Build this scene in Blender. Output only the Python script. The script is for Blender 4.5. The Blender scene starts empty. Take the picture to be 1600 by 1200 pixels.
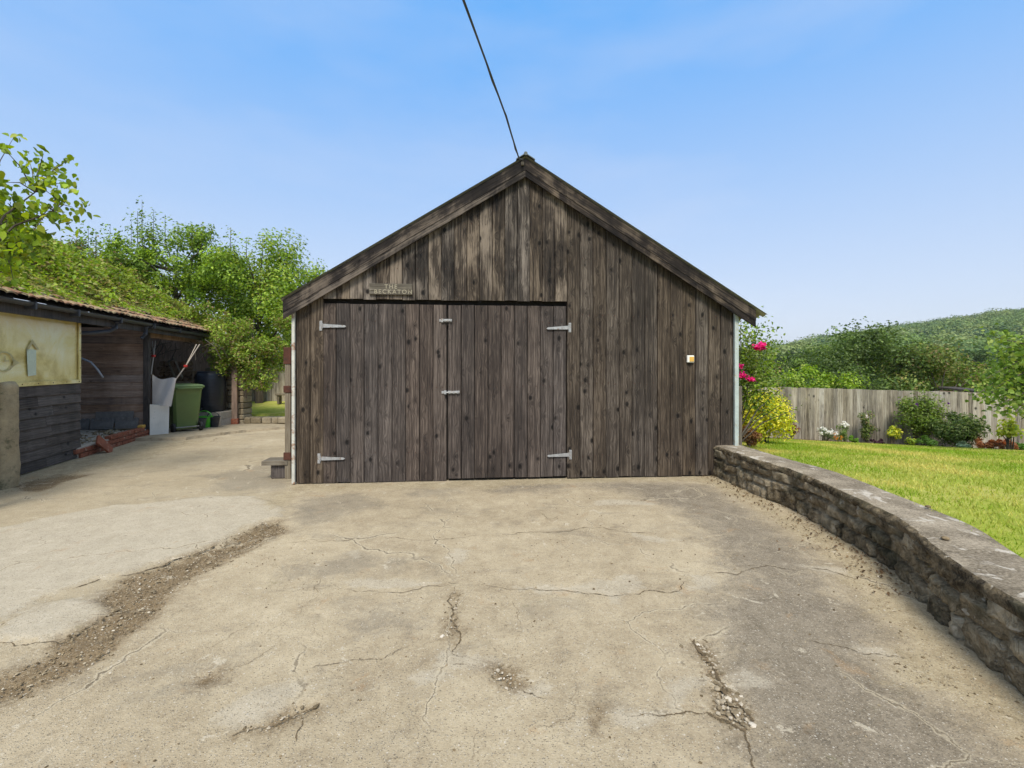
import bpy, math, random
import numpy as np
from mathutils import Vector, Matrix, noise as mnoise

random.seed(7)
RNG = np.random.default_rng(11)
scene = bpy.context.scene
COL = scene.collection
R = math.radians

# ------------------------------------------------------------------ camera
CAMH = 1.5
FPX = 750.0            # focal length in photo pixels (1600 wide)
cam_data = bpy.data.cameras.new("camera")
cam = bpy.data.objects.new("camera", cam_data)
COL.objects.link(cam)
cam.location = (0, 0, CAMH)
cam.rotation_euler = (R(90), 0, 0)
cam_data.sensor_width = 36.0
cam_data.lens = FPX / 1600 * 36.0
cam_data.shift_y = -30 / 1600
cam_data.clip_start = 0.05
cam_data.clip_end = 8000
scene.camera = cam

# ------------------------------------------------------------------ sky, sun, exposure
SUN_EL, SUN_AZ = R(51), R(182)     # behind the viewer
EXPO = 1.15
SKY_K = 1.05 / (0.15 * 2 ** EXPO)
world = bpy.data.worlds.new("World")
scene.world = world
world.use_nodes = True
wt = world.node_tree
wt.nodes.clear()
wo = wt.nodes.new('ShaderNodeOutputWorld')
wb = wt.nodes.new('ShaderNodeBackground')
sk = wt.nodes.new('ShaderNodeTexSky')
sk.sky_type = 'NISHITA'
sk.sun_disc = False
sk.sun_elevation = SUN_EL
sk.sun_rotation = SUN_AZ
sk.altitude = 50
sk.air_density = 1.0
sk.dust_density = 1.3
sk.ozone_density = 2.0
wb.inputs['Strength'].default_value = 0.15
# thin high haze that pales the blue towards the horizon, by direction in the sky
tc_ = wt.nodes.new('ShaderNodeTexCoord'); sx_ = wt.nodes.new('ShaderNodeSeparateXYZ')
wt.links.new(tc_.outputs['Generated'], sx_.inputs[0])
rp_ = wt.nodes.new('ShaderNodeValToRGB')
wt.links.new(sx_.outputs[2], rp_.inputs[0])
els = rp_.color_ramp.elements
for p_, c_ in ((0.0, (.69, .74, .83)), (.12, (.58, .685, .865)), (.26, (.395, .615, .91)), (.42, (.205, .515, .945)), (.62, (.075, .40, .94))):
    e_ = els[0] if p_ == 0 else els[1] if p_ == .62 else els.new(p_)
    e_.position = p_; e_.color = (*c_, 1)
nz_ = wt.nodes.new('ShaderNodeTexNoise'); mp_ = wt.nodes.new('ShaderNodeMapping')
wt.links.new(tc_.outputs['Generated'], mp_.inputs[0]); mp_.inputs['Scale'].default_value = (1.3, 1.3, 4.5)
wt.links.new(mp_.outputs[0], nz_.inputs['Vector']); nz_.inputs['Scale'].default_value = 1.6; nz_.inputs['Detail'].default_value = 5
cr_ = wt.nodes.new('ShaderNodeMapRange'); wt.links.new(nz_.outputs['Fac'], cr_.inputs[0])
cr_.inputs[1].default_value = .45; cr_.inputs[2].default_value = .75; cr_.inputs[3].default_value = 0; cr_.inputs[4].default_value = .30
hz_ = wt.nodes.new('ShaderNodeMix'); hz_.data_type = 'RGBA'
wt.links.new(cr_.outputs[0], hz_.inputs['Factor']); wt.links.new(rp_.outputs[0], hz_.inputs[6]); hz_.inputs[7].default_value = (.68, .73, .86, 1)
sc_ = wt.nodes.new('ShaderNodeVectorMath'); sc_.operation = 'SCALE'; sc_.inputs['Scale'].default_value = SKY_K
wt.links.new(hz_.outputs[2], sc_.inputs[0])
mx_ = wt.nodes.new('ShaderNodeMix'); mx_.data_type = 'RGBA'; mx_.inputs['Factor'].default_value = .92
wt.links.new(sk.outputs[0], mx_.inputs[6]); wt.links.new(sc_.outputs[0], mx_.inputs[7])
wt.links.new(mx_.outputs[2], wb.inputs[0])
wt.links.new(wb.outputs[0], wo.inputs[0])

sun_data = bpy.data.lights.new("sun", 'SUN')
sun_data.energy = 2.0
sun_data.angle = R(18)
sun_data.color = (1.0, 0.95, 0.86)
sun = bpy.data.objects.new("sun", sun_data)
COL.objects.link(sun)
sdir = Vector((math.sin(SUN_AZ) * math.cos(SUN_EL), math.cos(SUN_AZ) * math.cos(SUN_EL), math.sin(SUN_EL)))
sun.rotation_euler = (-sdir).to_track_quat('-Z', 'Y').to_euler()
sun.location = sdir * 40

scene.view_settings.view_transform = 'Standard'
scene.view_settings.look = 'None'
scene.view_settings.exposure = EXPO
scene.view_settings.gamma = 1.0
scene.render.engine = 'CYCLES'
scene.cycles.max_bounces = 6
scene.cycles.transparent_max_bounces = 6

# ------------------------------------------------------------------ placing helpers
def G(px, py, z=0.0):
    Y = (CAMH - z) * FPX / (py - 570.0)
    return ((px - 800) / FPX * Y, Y)

def P3(px, py, Y):
    return Vector(((px - 800) / FPX * Y, Y, CAMH - (py - 570) / FPX * Y))

# ------------------------------------------------------------------ object helpers
def tag(o, label=None, cat=None, group=None, kind=None):
    if label: o['label'] = label
    if cat: o['category'] = cat
    if group: o['group'] = group
    if kind: o['kind'] = kind
    return o

def thing(name, label, cat, loc=(0, 0, 0), rz=0.0, group=None):
    o = bpy.data.objects.new(name, None)
    o.empty_display_size = 0.2
    o.location = loc
    o.rotation_euler = (0, 0, rz)
    COL.objects.link(o)
    return tag(o, label, cat, group)

def link(name, me, mat, parent=None, world=True, smooth=False):
    o = bpy.data.objects.new(name, me)
    COL.objects.link(o)
    if mat is not None: me.materials.append(mat)
    if smooth:
        me.polygons.foreach_set('use_smooth', [True] * len(me.polygons))
    if parent is not None:
        o.parent = parent
        if world:
            off = Vector((0, 0, 0)); q = parent
            while q is not None:
                off += q.location; q = q.parent
            me.transform(Matrix.Translation(-off))
    return o

def copy_tree(o, parent=None):
    c = o.copy(); COL.objects.link(c); c.parent = parent
    for ch in list(o.children): copy_tree(ch, c)
    return c

class B:
    """mesh builder that also stores grain coordinates and a per-piece random"""
    def __init__(s): s.v = []; s.f = []; s.g = []; s.r = []
    def add(s, vs, fs, gs=None, rnd=None):
        n = len(s.v)
        if rnd is None: rnd = (random.random(), random.random(), random.random())
        s.v += [tuple(p) for p in vs]
        s.g += [tuple(p) for p in (gs if gs is not None else vs)]
        s.r += [rnd] * len(vs)
        s.f += [tuple(i + n for i in f) for f in fs]
    def prism(s, cross, o, A, D, L, z0, z1, seg=1, wob=0.0):
        """cross-section [(a,d)], swept along L from z0(a) to z1(a)"""
        o, A, D, L = Vector(o), Vector(A), Vector(D), Vector(L)
        f0 = z0 if callable(z0) else (lambda a: z0)
        f1 = z1 if callable(z1) else (lambda a: z1)
        n = len(cross)
        ox, oy = random.uniform(-40, 40), random.uniform(-40, 40)
        vs, gs = [], []
        for k in range(seg + 1):
            t = k / seg
            w = random.uniform(-wob, wob) if 0 < k < seg else 0
            for a, d in cross:
                l = f0(a) * (1 - t) + f1(a) * t
                vs.append(o + A * (a + w) + D * d + L * l)
                gs.append((a + ox, d, l + oy))
        fs = [tuple(reversed(range(n))), tuple(range(seg * n, seg * n + n))]
        for k in range(seg):
            for i in range(n):
                j = (i + 1) % n
                fs.append((k * n + i, k * n + j, (k + 1) * n + j, (k + 1) * n + i))
        s.add(vs, fs, gs)
    def board(s, o, A, D, L, w, t, z0, z1, c=0.004, seg=1, wob=0.0):
        s.prism([(0, t), (0, c), (c, 0), (w - c, 0), (w, c), (w, t)], o, A, D, L, z0, z1, seg, wob)
    def box(s, c, h, rz=0.0, ch=0.006, tilt=None):
        """chamfered box, centre c, half size h, optional rotation"""
        hx, hy, hz = h
        ch = min(ch, hx * .45, hy * .45, hz * .45)
        M = Matrix.Rotation(rz, 3, 'Z')
        if tilt is not None: M = M @ tilt
        vs, fs = [], []
        idx = {}
        for sx in (-1, 1):
            for sy in (-1, 1):
                for sz in (-1, 1):
                    for ax in range(3):
                        p = [sx * (hx - ch), sy * (hy - ch), sz * (hz - ch)]
                        p[ax] = (sx, sy, sz)[ax] * h[ax]
                        idx[(sx, sy, sz, ax)] = len(vs)
                        vs.append(Vector(p))
        def q(*k): fs.append(tuple(idx[i] for i in k))
        for sg in (-1, 1):
            q((sg, -1, -1, 0), (sg, 1, -1, 0), (sg, 1, 1, 0), (sg, -1, 1, 0))
            q((-1, sg, -1, 1), (1, sg, -1, 1), (1, sg, 1, 1), (-1, sg, 1, 1))
            q((-1, -1, sg, 2), (1, -1, sg, 2), (1, 1, sg, 2), (-1, 1, sg, 2))
        for a in (-1, 1):
            for b in (-1, 1):
                q((-1, a, b, 1), (1, a, b, 1), (1, a, b, 2), (-1, a, b, 2))
                q((a, -1, b, 0), (a, 1, b, 0), (a, 1, b, 2), (a, -1, b, 2))
                q((a, b, -1, 0), (a, b, 1, 0), (a, b, 1, 1), (a, b, -1, 1))
                for cc in (-1, 1):
                    q((a, b, cc, 0), (a, b, cc, 1), (a, b, cc, 2))
        off = (random.uniform(-9, 9), random.uniform(-9, 9), random.uniform(-9, 9))
        gs = [(p.x + off[0], p.y + off[1], p.z + off[2]) for p in vs]
        s.add([M @ p + Vector(c) for p in vs], fs, gs)
    def tube(s, pts, rad, n=6, cap=True):
        pts = [Vector(p) for p in pts]
        if not hasattr(rad, '__len__'): rad = [rad] * len(pts)
        vs, fs, gs = [], [], []
        up = Vector((0.31, 0.17, 0.93))
        ln = 0
        for i, p in enumerate(pts):
            t = (pts[min(i + 1, len(pts) - 1)] - pts[max(i - 1, 0)])
            if t.length < 1e-9: t = Vector((0, 0, 1))
            t.normalize()
            a = t.cross(up)
            if a.length < 0.05: a = t.cross(Vector((1, 0, 0)))
            a.normalize(); b = t.cross(a)
            if i: ln += (p - pts[i - 1]).length
            for k in range(n):
                an = 2 * math.pi * k / n
                vs.append(p + (a * math.cos(an) + b * math.sin(an)) * rad[i])
                gs.append((an * rad[i], 0, ln))
        for i in range(len(pts) - 1):
            for k in range(n):
                j = (k + 1) % n
                fs.append((i * n + k, i * n + j, (i + 1) * n + j, (i + 1) * n + k))
        if cap:
            fs.append(tuple(reversed(range(n))))
            fs.append(tuple((len(pts) - 1) * n + k for k in range(n)))
        s.add(vs, fs, gs)
    def lathe(s, prof, c=(0, 0, 0), n=24, axis=None):
        vs, fs = [], []
        M = axis if axis is not None else Matrix.Identity(3)
        m = len(prof)
        for k in range(n):
            an = 2 * math.pi * k / n
            for r_, z in prof:
                vs.append(M @ Vector((r_ * math.cos(an), r_ * math.sin(an), z)) + Vector(c))
        for k in range(n):
            j = (k + 1) % n
            for i in range(m - 1):
                fs.append((k * m + i, j * m + i, j * m + i + 1, k * m + i + 1))
        s.add(vs, fs)
    def mesh(s, name):
        me = bpy.data.meshes.new(name)
        me.from_pydata(s.v, [], s.f)
        at = me.attributes.new('grain', 'FLOAT_VECTOR', 'POINT')
        at.data.foreach_set('vector', np.array(s.g, 'f').ravel())
        rn = me.attributes.new('piece', 'FLOAT_VECTOR', 'POINT')
        rn.data.foreach_set('vector', np.array(s.r, 'f').ravel())
        import bmesh
        bm = bmesh.new(); bm.from_mesh(me)
        bmesh.ops.recalc_face_normals(bm, faces=bm.faces)
        bm.to_mesh(me); bm.free()
        return me
    def build(s, name, mat, parent=None, world=True, smooth=False):
        return link(name, s.mesh(name), mat, parent, world, smooth)

# ------------------------------------------------------------------ node helpers
class NT:
    def __init__(s, name):
        s.m = bpy.data.materials.new(name); s.m.use_nodes = True
        s.t = s.m.node_tree; s.t.nodes.clear()
        s.out = s.t.nodes.new('ShaderNodeOutputMaterial')
    def n(s, ty, **kw):
        nd = s.t.nodes.new(ty)
        for k, v in kw.items(): setattr(nd, k, v)
        return nd
    def put(s, sock, v):
        if v is None: return
        if hasattr(v, 'is_output'): s.t.links.new(v, sock)
        else:
            if isinstance(v, (tuple, list)) and len(v) == 3 and sock.type == 'RGBA': v = (*v, 1)
            sock.default_value = v
    def math(s, op, a, b=None, c=None, clamp=False):
        nd = s.n('ShaderNodeMath', operation=op, use_clamp=clamp)
        s.put(nd.inputs[0], a)
        if b is not None: s.put(nd.inputs[1], b)
        if c is not None: s.put(nd.inputs[2], c)
        return nd.outputs[0]
    def add(s, a, b): return s.math('ADD', a, b)
    def mul(s, a, b): return s.math('MULTIPLY', a, b)
    def vmul(s, v, k):
        nd = s.n('ShaderNodeVectorMath', operation='MULTIPLY')
        s.put(nd.inputs[0], v); s.put(nd.inputs[1], k); return nd.outputs[0]
    def vadd(s, v, k):
        nd = s.n('ShaderNodeVectorMath', operation='ADD')
        s.put(nd.inputs[0], v); s.put(nd.inputs[1], k); return nd.outputs[0]
    def sep(s, v):
        nd = s.n('ShaderNodeSeparateXYZ'); s.put(nd.inputs[0], v); return nd.outputs
    def attr(s, name, out='Vector'):
        nd = s.n('ShaderNodeAttribute', attribute_name=name); return nd.outputs[out]
    def obj(s): return s.n('ShaderNodeTexCoord').outputs['Object']
    def pos(s): return s.n('ShaderNodeNewGeometry').outputs['Position']
    def noise(s, v, scale, detail=4, rough=.55, dist=0):
        nd = s.n('ShaderNodeTexNoise')
        s.put(nd.inputs['Vector'], v); s.put(nd.inputs['Scale'], scale)
        s.put(nd.inputs['Detail'], detail); s.put(nd.inputs['Roughness'], rough)
        s.put(nd.inputs['Distortion'], dist)
        return nd.outputs['Fac']
    def voro(s, v, scale, feature='F1'):
        nd = s.n('ShaderNodeTexVoronoi', feature=feature)
        s.put(nd.inputs['Vector'], v); s.put(nd.inputs['Scale'], scale); return nd
    def sm(s, x, a, b):
        nd = s.n('ShaderNodeMapRange', interpolation_type='SMOOTHSTEP')
        s.put(nd.inputs['Value'], x); s.put(nd.inputs['From Min'], a); s.put(nd.inputs['From Max'], b)
        return nd.outputs[0]
    def mr(s, x, a, b, c, d):
        nd = s.n('ShaderNodeMapRange')
        for k, v in zip(('Value', 'From Min', 'From Max', 'To Min', 'To Max'), (x, a, b, c, d)): s.put(nd.inputs[k], v)
        return nd.outputs[0]
    def mix(s, f, a, b, mode='MIX'):
        nd = s.n('ShaderNodeMix', data_type='RGBA', blend_type=mode)
        s.put(nd.inputs['Factor'], f); s.put(nd.inputs[6], a); s.put(nd.inputs[7], b)
        return nd.outputs[2]
    def ramp(s, f, stops):
        nd = s.n('ShaderNodeValToRGB'); s.put(nd.inputs[0], f)
        e = nd.color_ramp.elements
        while len(e) < len(stops): e.new(0.5)
        for el, (p, c) in zip(e, stops): el.position = p; el.color = (*c, 1)
        return nd.outputs[0]
    def hsv(s, c, v=1.0, sat=1.0, h=.5):
        nd = s.n('ShaderNodeHueSaturation')
        s.put(nd.inputs['Color'], c); s.put(nd.inputs['Value'], v); s.put(nd.inputs['Saturation'], sat); s.put(nd.inputs['Hue'], h)
        return nd.outputs[0]
    def bump(s, h, strength=.5, dist=.01, normal=None):
        nd = s.n('ShaderNodeBump'); s.put(nd.inputs['Height'], h)
        s.put(nd.inputs['Strength'], strength); s.put(nd.inputs['Distance'], dist)
        if normal is not None: s.put(nd.inputs['Normal'], normal)
        return nd.outputs[0]
    def fin(s, color, rough=.8, normal=None, metal=0.0, spec=.3, **kw):
        p = s.n('ShaderNodeBsdfPrincipled')
        s.put(p.inputs['Base Color'], color); s.put(p.inputs['Roughness'], rough)
        s.put(p.inputs['Metallic'], metal); s.put(p.inputs['Specular IOR Level'], spec)
        if normal is not None: s.put(p.inputs['Normal'], normal)
        for k, v in kw.items(): s.put(p.inputs[k.replace('_', ' ')], v)
        s.t.links.new(p.outputs[0], s.out.inputs[0])
        s.p = p
        return s.m

def mat_wood(name, dark, mid, light, knots=.5, stain=.5, tone=.5, streak=1.0, rough=.85):
    t = NT(name)
    g = t.attr('grain'); rn = t.attr('piece'); rx, ry, rz = t.sep(rn)
    a, d, l = t.sep(g)
    warp = t.noise(t.vmul(g, (6, 5, .7)), 1.0, 3, .5)
    kv = t.voro(t.vmul(g, (10, 3, 6.5)), 1.0)
    kd = kv.outputs['Distance']; kr, kg, kb = t.sep(kv.outputs['Color'])
    keep = t.math('GREATER_THAN', kr, 1 - knots)
    size = t.math('MULTIPLY_ADD', t.math('POWER', kg, 3.0), .19, .055)
    kfall = t.mul(t.math('POWER', 2.718, t.mul(t.mul(kd, kd), -9.0)), keep)
    ph = t.add(t.add(t.mul(a, 30), t.mul(warp, 3.6)), t.mul(kfall, 1.8))
    band = t.math('MULTIPLY_ADD', t.math('SINE', t.mul(ph, 6.283)), .5, .5)
    fine = t.noise(t.vmul(g, (110, 60, 5)), 1.0, 4, .65)
    mids = t.noise(t.vmul(g, (22, 12, 1.3)), 1.0, 4, .6)
    o = t.obj()
    st = t.noise(t.vadd(t.vmul(o, (2.6, 2.6, 1.1)), t.vmul(rn, (.35, .35, .35))), 1.0, 6, .62, .5)
    val = t.add(t.mul(fine, .62), t.add(t.mul(mids, .62 * streak), t.mul(band, .10)))
    val = t.math('SUBTRACT', val, .06 + .31 * (streak - 1))
    val = t.add(val, t.mul(t.math('SUBTRACT', rx, .5), tone * .55))
    val = t.add(val, t.mul(t.math('SUBTRACT', st, .5), stain * 1.7))
    col = t.ramp(t.mr(val, .25, .95, 0, 1), [(0.1, dark), (.5, mid), (.92, light)])
    kmask = t.mul(t.sm(kd, t.add(size, .06), t.mul(size, .5)), keep)
    kk = t.mul(t.sm(kd, .50, .1), keep)
    col = t.mix(t.mul(kk, .38), col, tuple(c * .8 for c in dark))
    col = t.mix(t.mul(kmask, .9), col, tuple(c * .45 for c in dark))
    col = t.hsv(col, t.mr(ry, 0, 1, .86, 1.12), t.mr(rz, 0, 1, .8, 1.15))
    h = t.add(t.mul(fine, .6), t.add(t.mul(band, .25), t.mul(kmask, .4)))
    return t.fin(col, rough, t.bump(h, .55, .006), spec=.25)

def mat_plain(name, c, rough=.6, var=.25, scale=8, metal=0.0, spec=.35, bump=.2, dirt=None, dirt_amt=.5, dscale=4):
    t = NT(name)
    o = t.obj()
    n1 = t.noise(o, scale, 5, .6); n2 = t.noise(o, scale * 9, 4, .6)
    v = t.add(t.mul(n1, .7), t.mul(n2, .3))
    col = t.hsv(c, t.mr(v, .3, .7, 1 - var, 1 + var))
    if dirt is not None:
        m = t.sm(t.noise(o, dscale, 6, .65), 1 - dirt_amt - .08, 1 - dirt_amt + .08)
        col = t.mix(m, col, dirt)
    return t.fin(col, t.mr(n1, .3, .7, max(rough - .1, .05), min(rough + .1, 1)), t.bump(n2, bump, .004), metal, spec)

def mat_leaf(name, rough=.5, trans=.38):
    t = NT(name)
    c = t.attr('Col', 'Color')
    p = t.n('ShaderNodeBsdfPrincipled'); t.put(p.inputs['Base Color'], c)
    t.put(p.inputs['Roughness'], rough); t.put(p.inputs['Specular IOR Level'], .3)
    tr = t.n('ShaderNodeBsdfTranslucent'); t.put(tr.inputs[0], t.hsv(c, 1.35, 1.1, .49))
    mx = t.n('ShaderNodeMixShader'); mx.inputs[0].default_value = trans
    t.t.links.new(p.outputs[0], mx.inputs[1]); t.t.links.new(tr.outputs[0], mx.inputs[2])
    t.t.links.new(mx.outputs[0], t.out.inputs[0])
    return t.m

# ------------------------------------------------------------------ materials
M = {}
M['cladding'] = mat_wood('weathered cladding', (.0115, .0085, .0062), (.049, .0365, .0258), (.170, .134, .098), .66, .36, .2, 1.1)
M['gable'] = mat_wood('stained gable boards', (.0070, .0053, .0043), (.049, .0375, .0275), (.215, .172, .128), .74, .95, .3, 1.3)
M['door'] = mat_wood('door boards', (.0130, .0102, .0090), (.057, .0445, .0370), (.172, .138, .113), .66, .25, .2, 1.05)
M['barge'] = mat_wood('barge board', (.0060, .0045, .0040), (.022, .0165, .0130), (.13, .10, .072), .3, .95, .3, 1.2)
M['fence'] = mat_wood('fence boards', (.085, .072, .052), (.30, .262, .20), (.52, .47, .38), .16, .35, .6, 1.2)
M['post'] = mat_wood('weathered post', (0.0490, 0.0385, 0.0280), (0.1330, 0.1085, 0.0770), (0.2310, 0.2030, 0.1540), .3, .4, .4, 1)
M['black_board'] = mat_wood('black stained boards', (.029, .0235, .0205), (.080, .065, .056), (.16, .134, .118), .25, .35, .4, .8, .7)
M['brown_board'] = mat_wood('brown stained boards', (.095, .061, .043), (.265, .176, .124), (.45, .32, .24), .2, .4, .4, .8, .7)
M['sign'] = mat_wood('sign board', (.045, .037, .025), (.115, .096, .066), (.27, .23, .17), .2, .3, .2, 1.2)
M['log'] = mat_wood('firewood', (.08, .05, .03), (.22, .15, .09), (.4, .3, .2), .2, .4, .6, 1)
M['bark'] = mat_wood('bark', (.03, .024, .018), (.085, .068, .05), (.17, .145, .11), .2, .5, .2, 1)
M['galv'] = mat_plain('galvanised iron', (.36, .36, .35), .55, .3, 25, .45, .45, .2, (.22, .13, .07), .38, 26)
M['paint_trim'] = mat_plain('flaking white paint', (.50, .49, .42), .6, .2, 10, 0, .3, .3, (.24, .11, .05), .43, 7)
M['paint_green'] = mat_plain('pale flaking paint', (.40, .45, .42), .6, .2, 10, 0, .3, .3, (.36, .29, .17), .40, 12)
M['rust'] = mat_plain('rusty iron', (.085, .036, .024), .85, .5, 12, 0, .2, .5, (.06, .035, .025), .4, 10)
M['roof_sheet'] = mat_plain('corrugated sheet', (.13, .145, .135), .75, .3, 4, 0, .2, .3, (.20, .18, .13), .35, 3)
M['roof_under'] = mat_plain('pale sheet underside', (.36, .35, .27), .8, .3, 4, 0, .2, .3)
M['gutter'] = mat_plain('black gutter', (.045, .046, .052), .45, .3, 6, 0, .4, .1, (.10, .095, .08), .3, 6)
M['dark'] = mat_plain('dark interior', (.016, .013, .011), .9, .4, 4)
M['tile'] = mat_plain('clay roof tile', (.25, .13, .075), .85, .45, 9, 0, .2, .5, (.30, .235, .13), .50, 6)
M['slate'] = mat_plain('grey concrete tile', (.165, .155, .145), .75, .35, 12, 0, .25, .4, (.17, .16, .15), .35, 8)
M['brick'] = mat_plain('red brick', (.25, .088, .05), .9, .45, 18, 0, .2, .6, (.40, .31, .23), .36, 11)
M['mortar'] = mat_plain('mortar', (.38, .34, .28), .95, .25, 14, 0, .15, .6)
M['stone'] = None
M['rubber'] = mat_plain('black rubber', (.02, .02, .021), .6, .3, 20)
M['bin'] = mat_plain('green bin plastic', (.115, .175, .055), .42, .15, 3, 0, .45, .05, (.11, .14, .07), .3, 5)
M['drum'] = mat_plain('blue black drum', (.018, .021, .028), .38, .3, 4, 0, .45, .05, (.04, .04, .045), .35, 4)
M['lime'] = mat_plain('lime green plastic', (.07, .42, .02), .4, .1, 5, 0, .5, .05)
M['grey_plastic'] = mat_plain('grey plastic', (.06, .065, .07), .5, .2, 6)
M['label_yellow'] = mat_plain('yellow label', (.70, .72, .12), .5, .1, 6)
M['label_white'] = mat_plain('white plastic', (.74, .72, .64), .45, .08, 8, 0, .5, .05)
M['amber'] = mat_plain('amber plastic', (.62, .36, .07), .35, .15, 12, 0, .5, .05)
M['white_cloth'] = mat_plain('white sheeting', (.88, .80, .72), .85, .08, 4, 0, .25, .2)
M['board_white'] = mat_plain('painted board', (.66, .63, .56), .6, .12, 5, 0, .3, .2, (.30, .31, .29), .30, 5)
M['rope'] = mat_plain('rope', (.36, .31, .25), .9, .2, 30)
M['red_plastic'] = mat_plain('red clip', (.5, .04, .03), .5, .1, 30)
M['cable'] = mat_plain('weathered cable', (.075, .07, .066), .6, .3, 8)
M['block'] = mat_plain('concrete block', (.36, .32, .26), .9, .2, 16, 0, .2, .5)
M['pvc'] = mat_plain('grey pipe', (.30, .31, .33), .5, .1, 6)
M['plaster_stone'] = mat_plain('stone gatepost', (.35, .28, .17), .95, .35, 7, 0, .15, .9, (.13, .12, .07), .42, 5)
M['leaf'] = mat_leaf('leaves')
M['leaf_far'] = mat_leaf('far leaves', .7, .25)
M['petal'] = mat_leaf('petals', .6, .35)

def mk_stone():
    t = NT('rubble stone')
    o = t.obj(); rn = t.attr('piece'); rx, ry, rz = t.sep(rn)
    n1 = t.noise(o, 9, 6, .65, .5); n2 = t.noise(o, 55, 5, .7); n3 = t.noise(o, 3.5, 4, .6)
    v = t.add(t.add(t.mul(n1, .6), t.mul(n2, .35)), t.mul(t.math('SUBTRACT', rx, .5), .25))
    col = t.ramp(v, [(.28, (.050, .038, .023)), (.45, (.25, .197, .122)), (.60, (.43, .355, .24)), (.78, (.60, .52, .39))])
    col = t.mix(t.mul(t.sm(t.noise(t.vadd(o, (7, 3, 1)), 13, 5, .6), .62, .70), .75), col, (.54, .50, .42))
    col = t.mix(t.mul(t.sm(t.noise(t.vadd(o, (2, 9, 4)), 6, 5, .65), .62, .72), .6), col, (.30, .20, .06))
    col = t.mix(t.mul(t.sm(n3, .5, .66), .55), col, (.05, .052, .030))
    crk = t.voro(t.vadd(o, t.mul(n1, .3)), 17, 'DISTANCE_TO_EDGE').outputs['Distance']
    h = t.add(t.add(t.mul(n1, 1), t.mul(n2, .5)), t.mul(t.sm(crk, 0, .08), .25))
    return t.fin(col, .92, t.bump(h, .9, .025), spec=.2)
M['stone'] = mk_stone()

def mk_coping():
    t = NT('concrete coping')
    o = t.obj()
    n1 = t.noise(o, 3, 6, .6); n2 = t.noise(o, 60, 5, .75); n3 = t.noise(t.vadd(o, (3, 5, 1)), 5, 6, .65, .5)
    v = t.add(t.mul(n1, .45), t.mul(n2, .55))
    col = t.ramp(v, [(.36, (.085, .068, .046)), (.5, (.265, .22, .158)), (.66, (.50, .43, .325))])
    col = t.mix(t.mul(t.sm(n3, .56, .62), .7), col, (.56, .51, .43))
    col = t.mix(t.mul(t.sm(t.noise(o, 180, 3, .6), .60, .70), .6), col, (.06, .055, .045))
    return t.fin(col, .95, t.bump(t.add(n2, n1), .7, .012), spec=.15)
M['coping'] = mk_coping()

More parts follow.
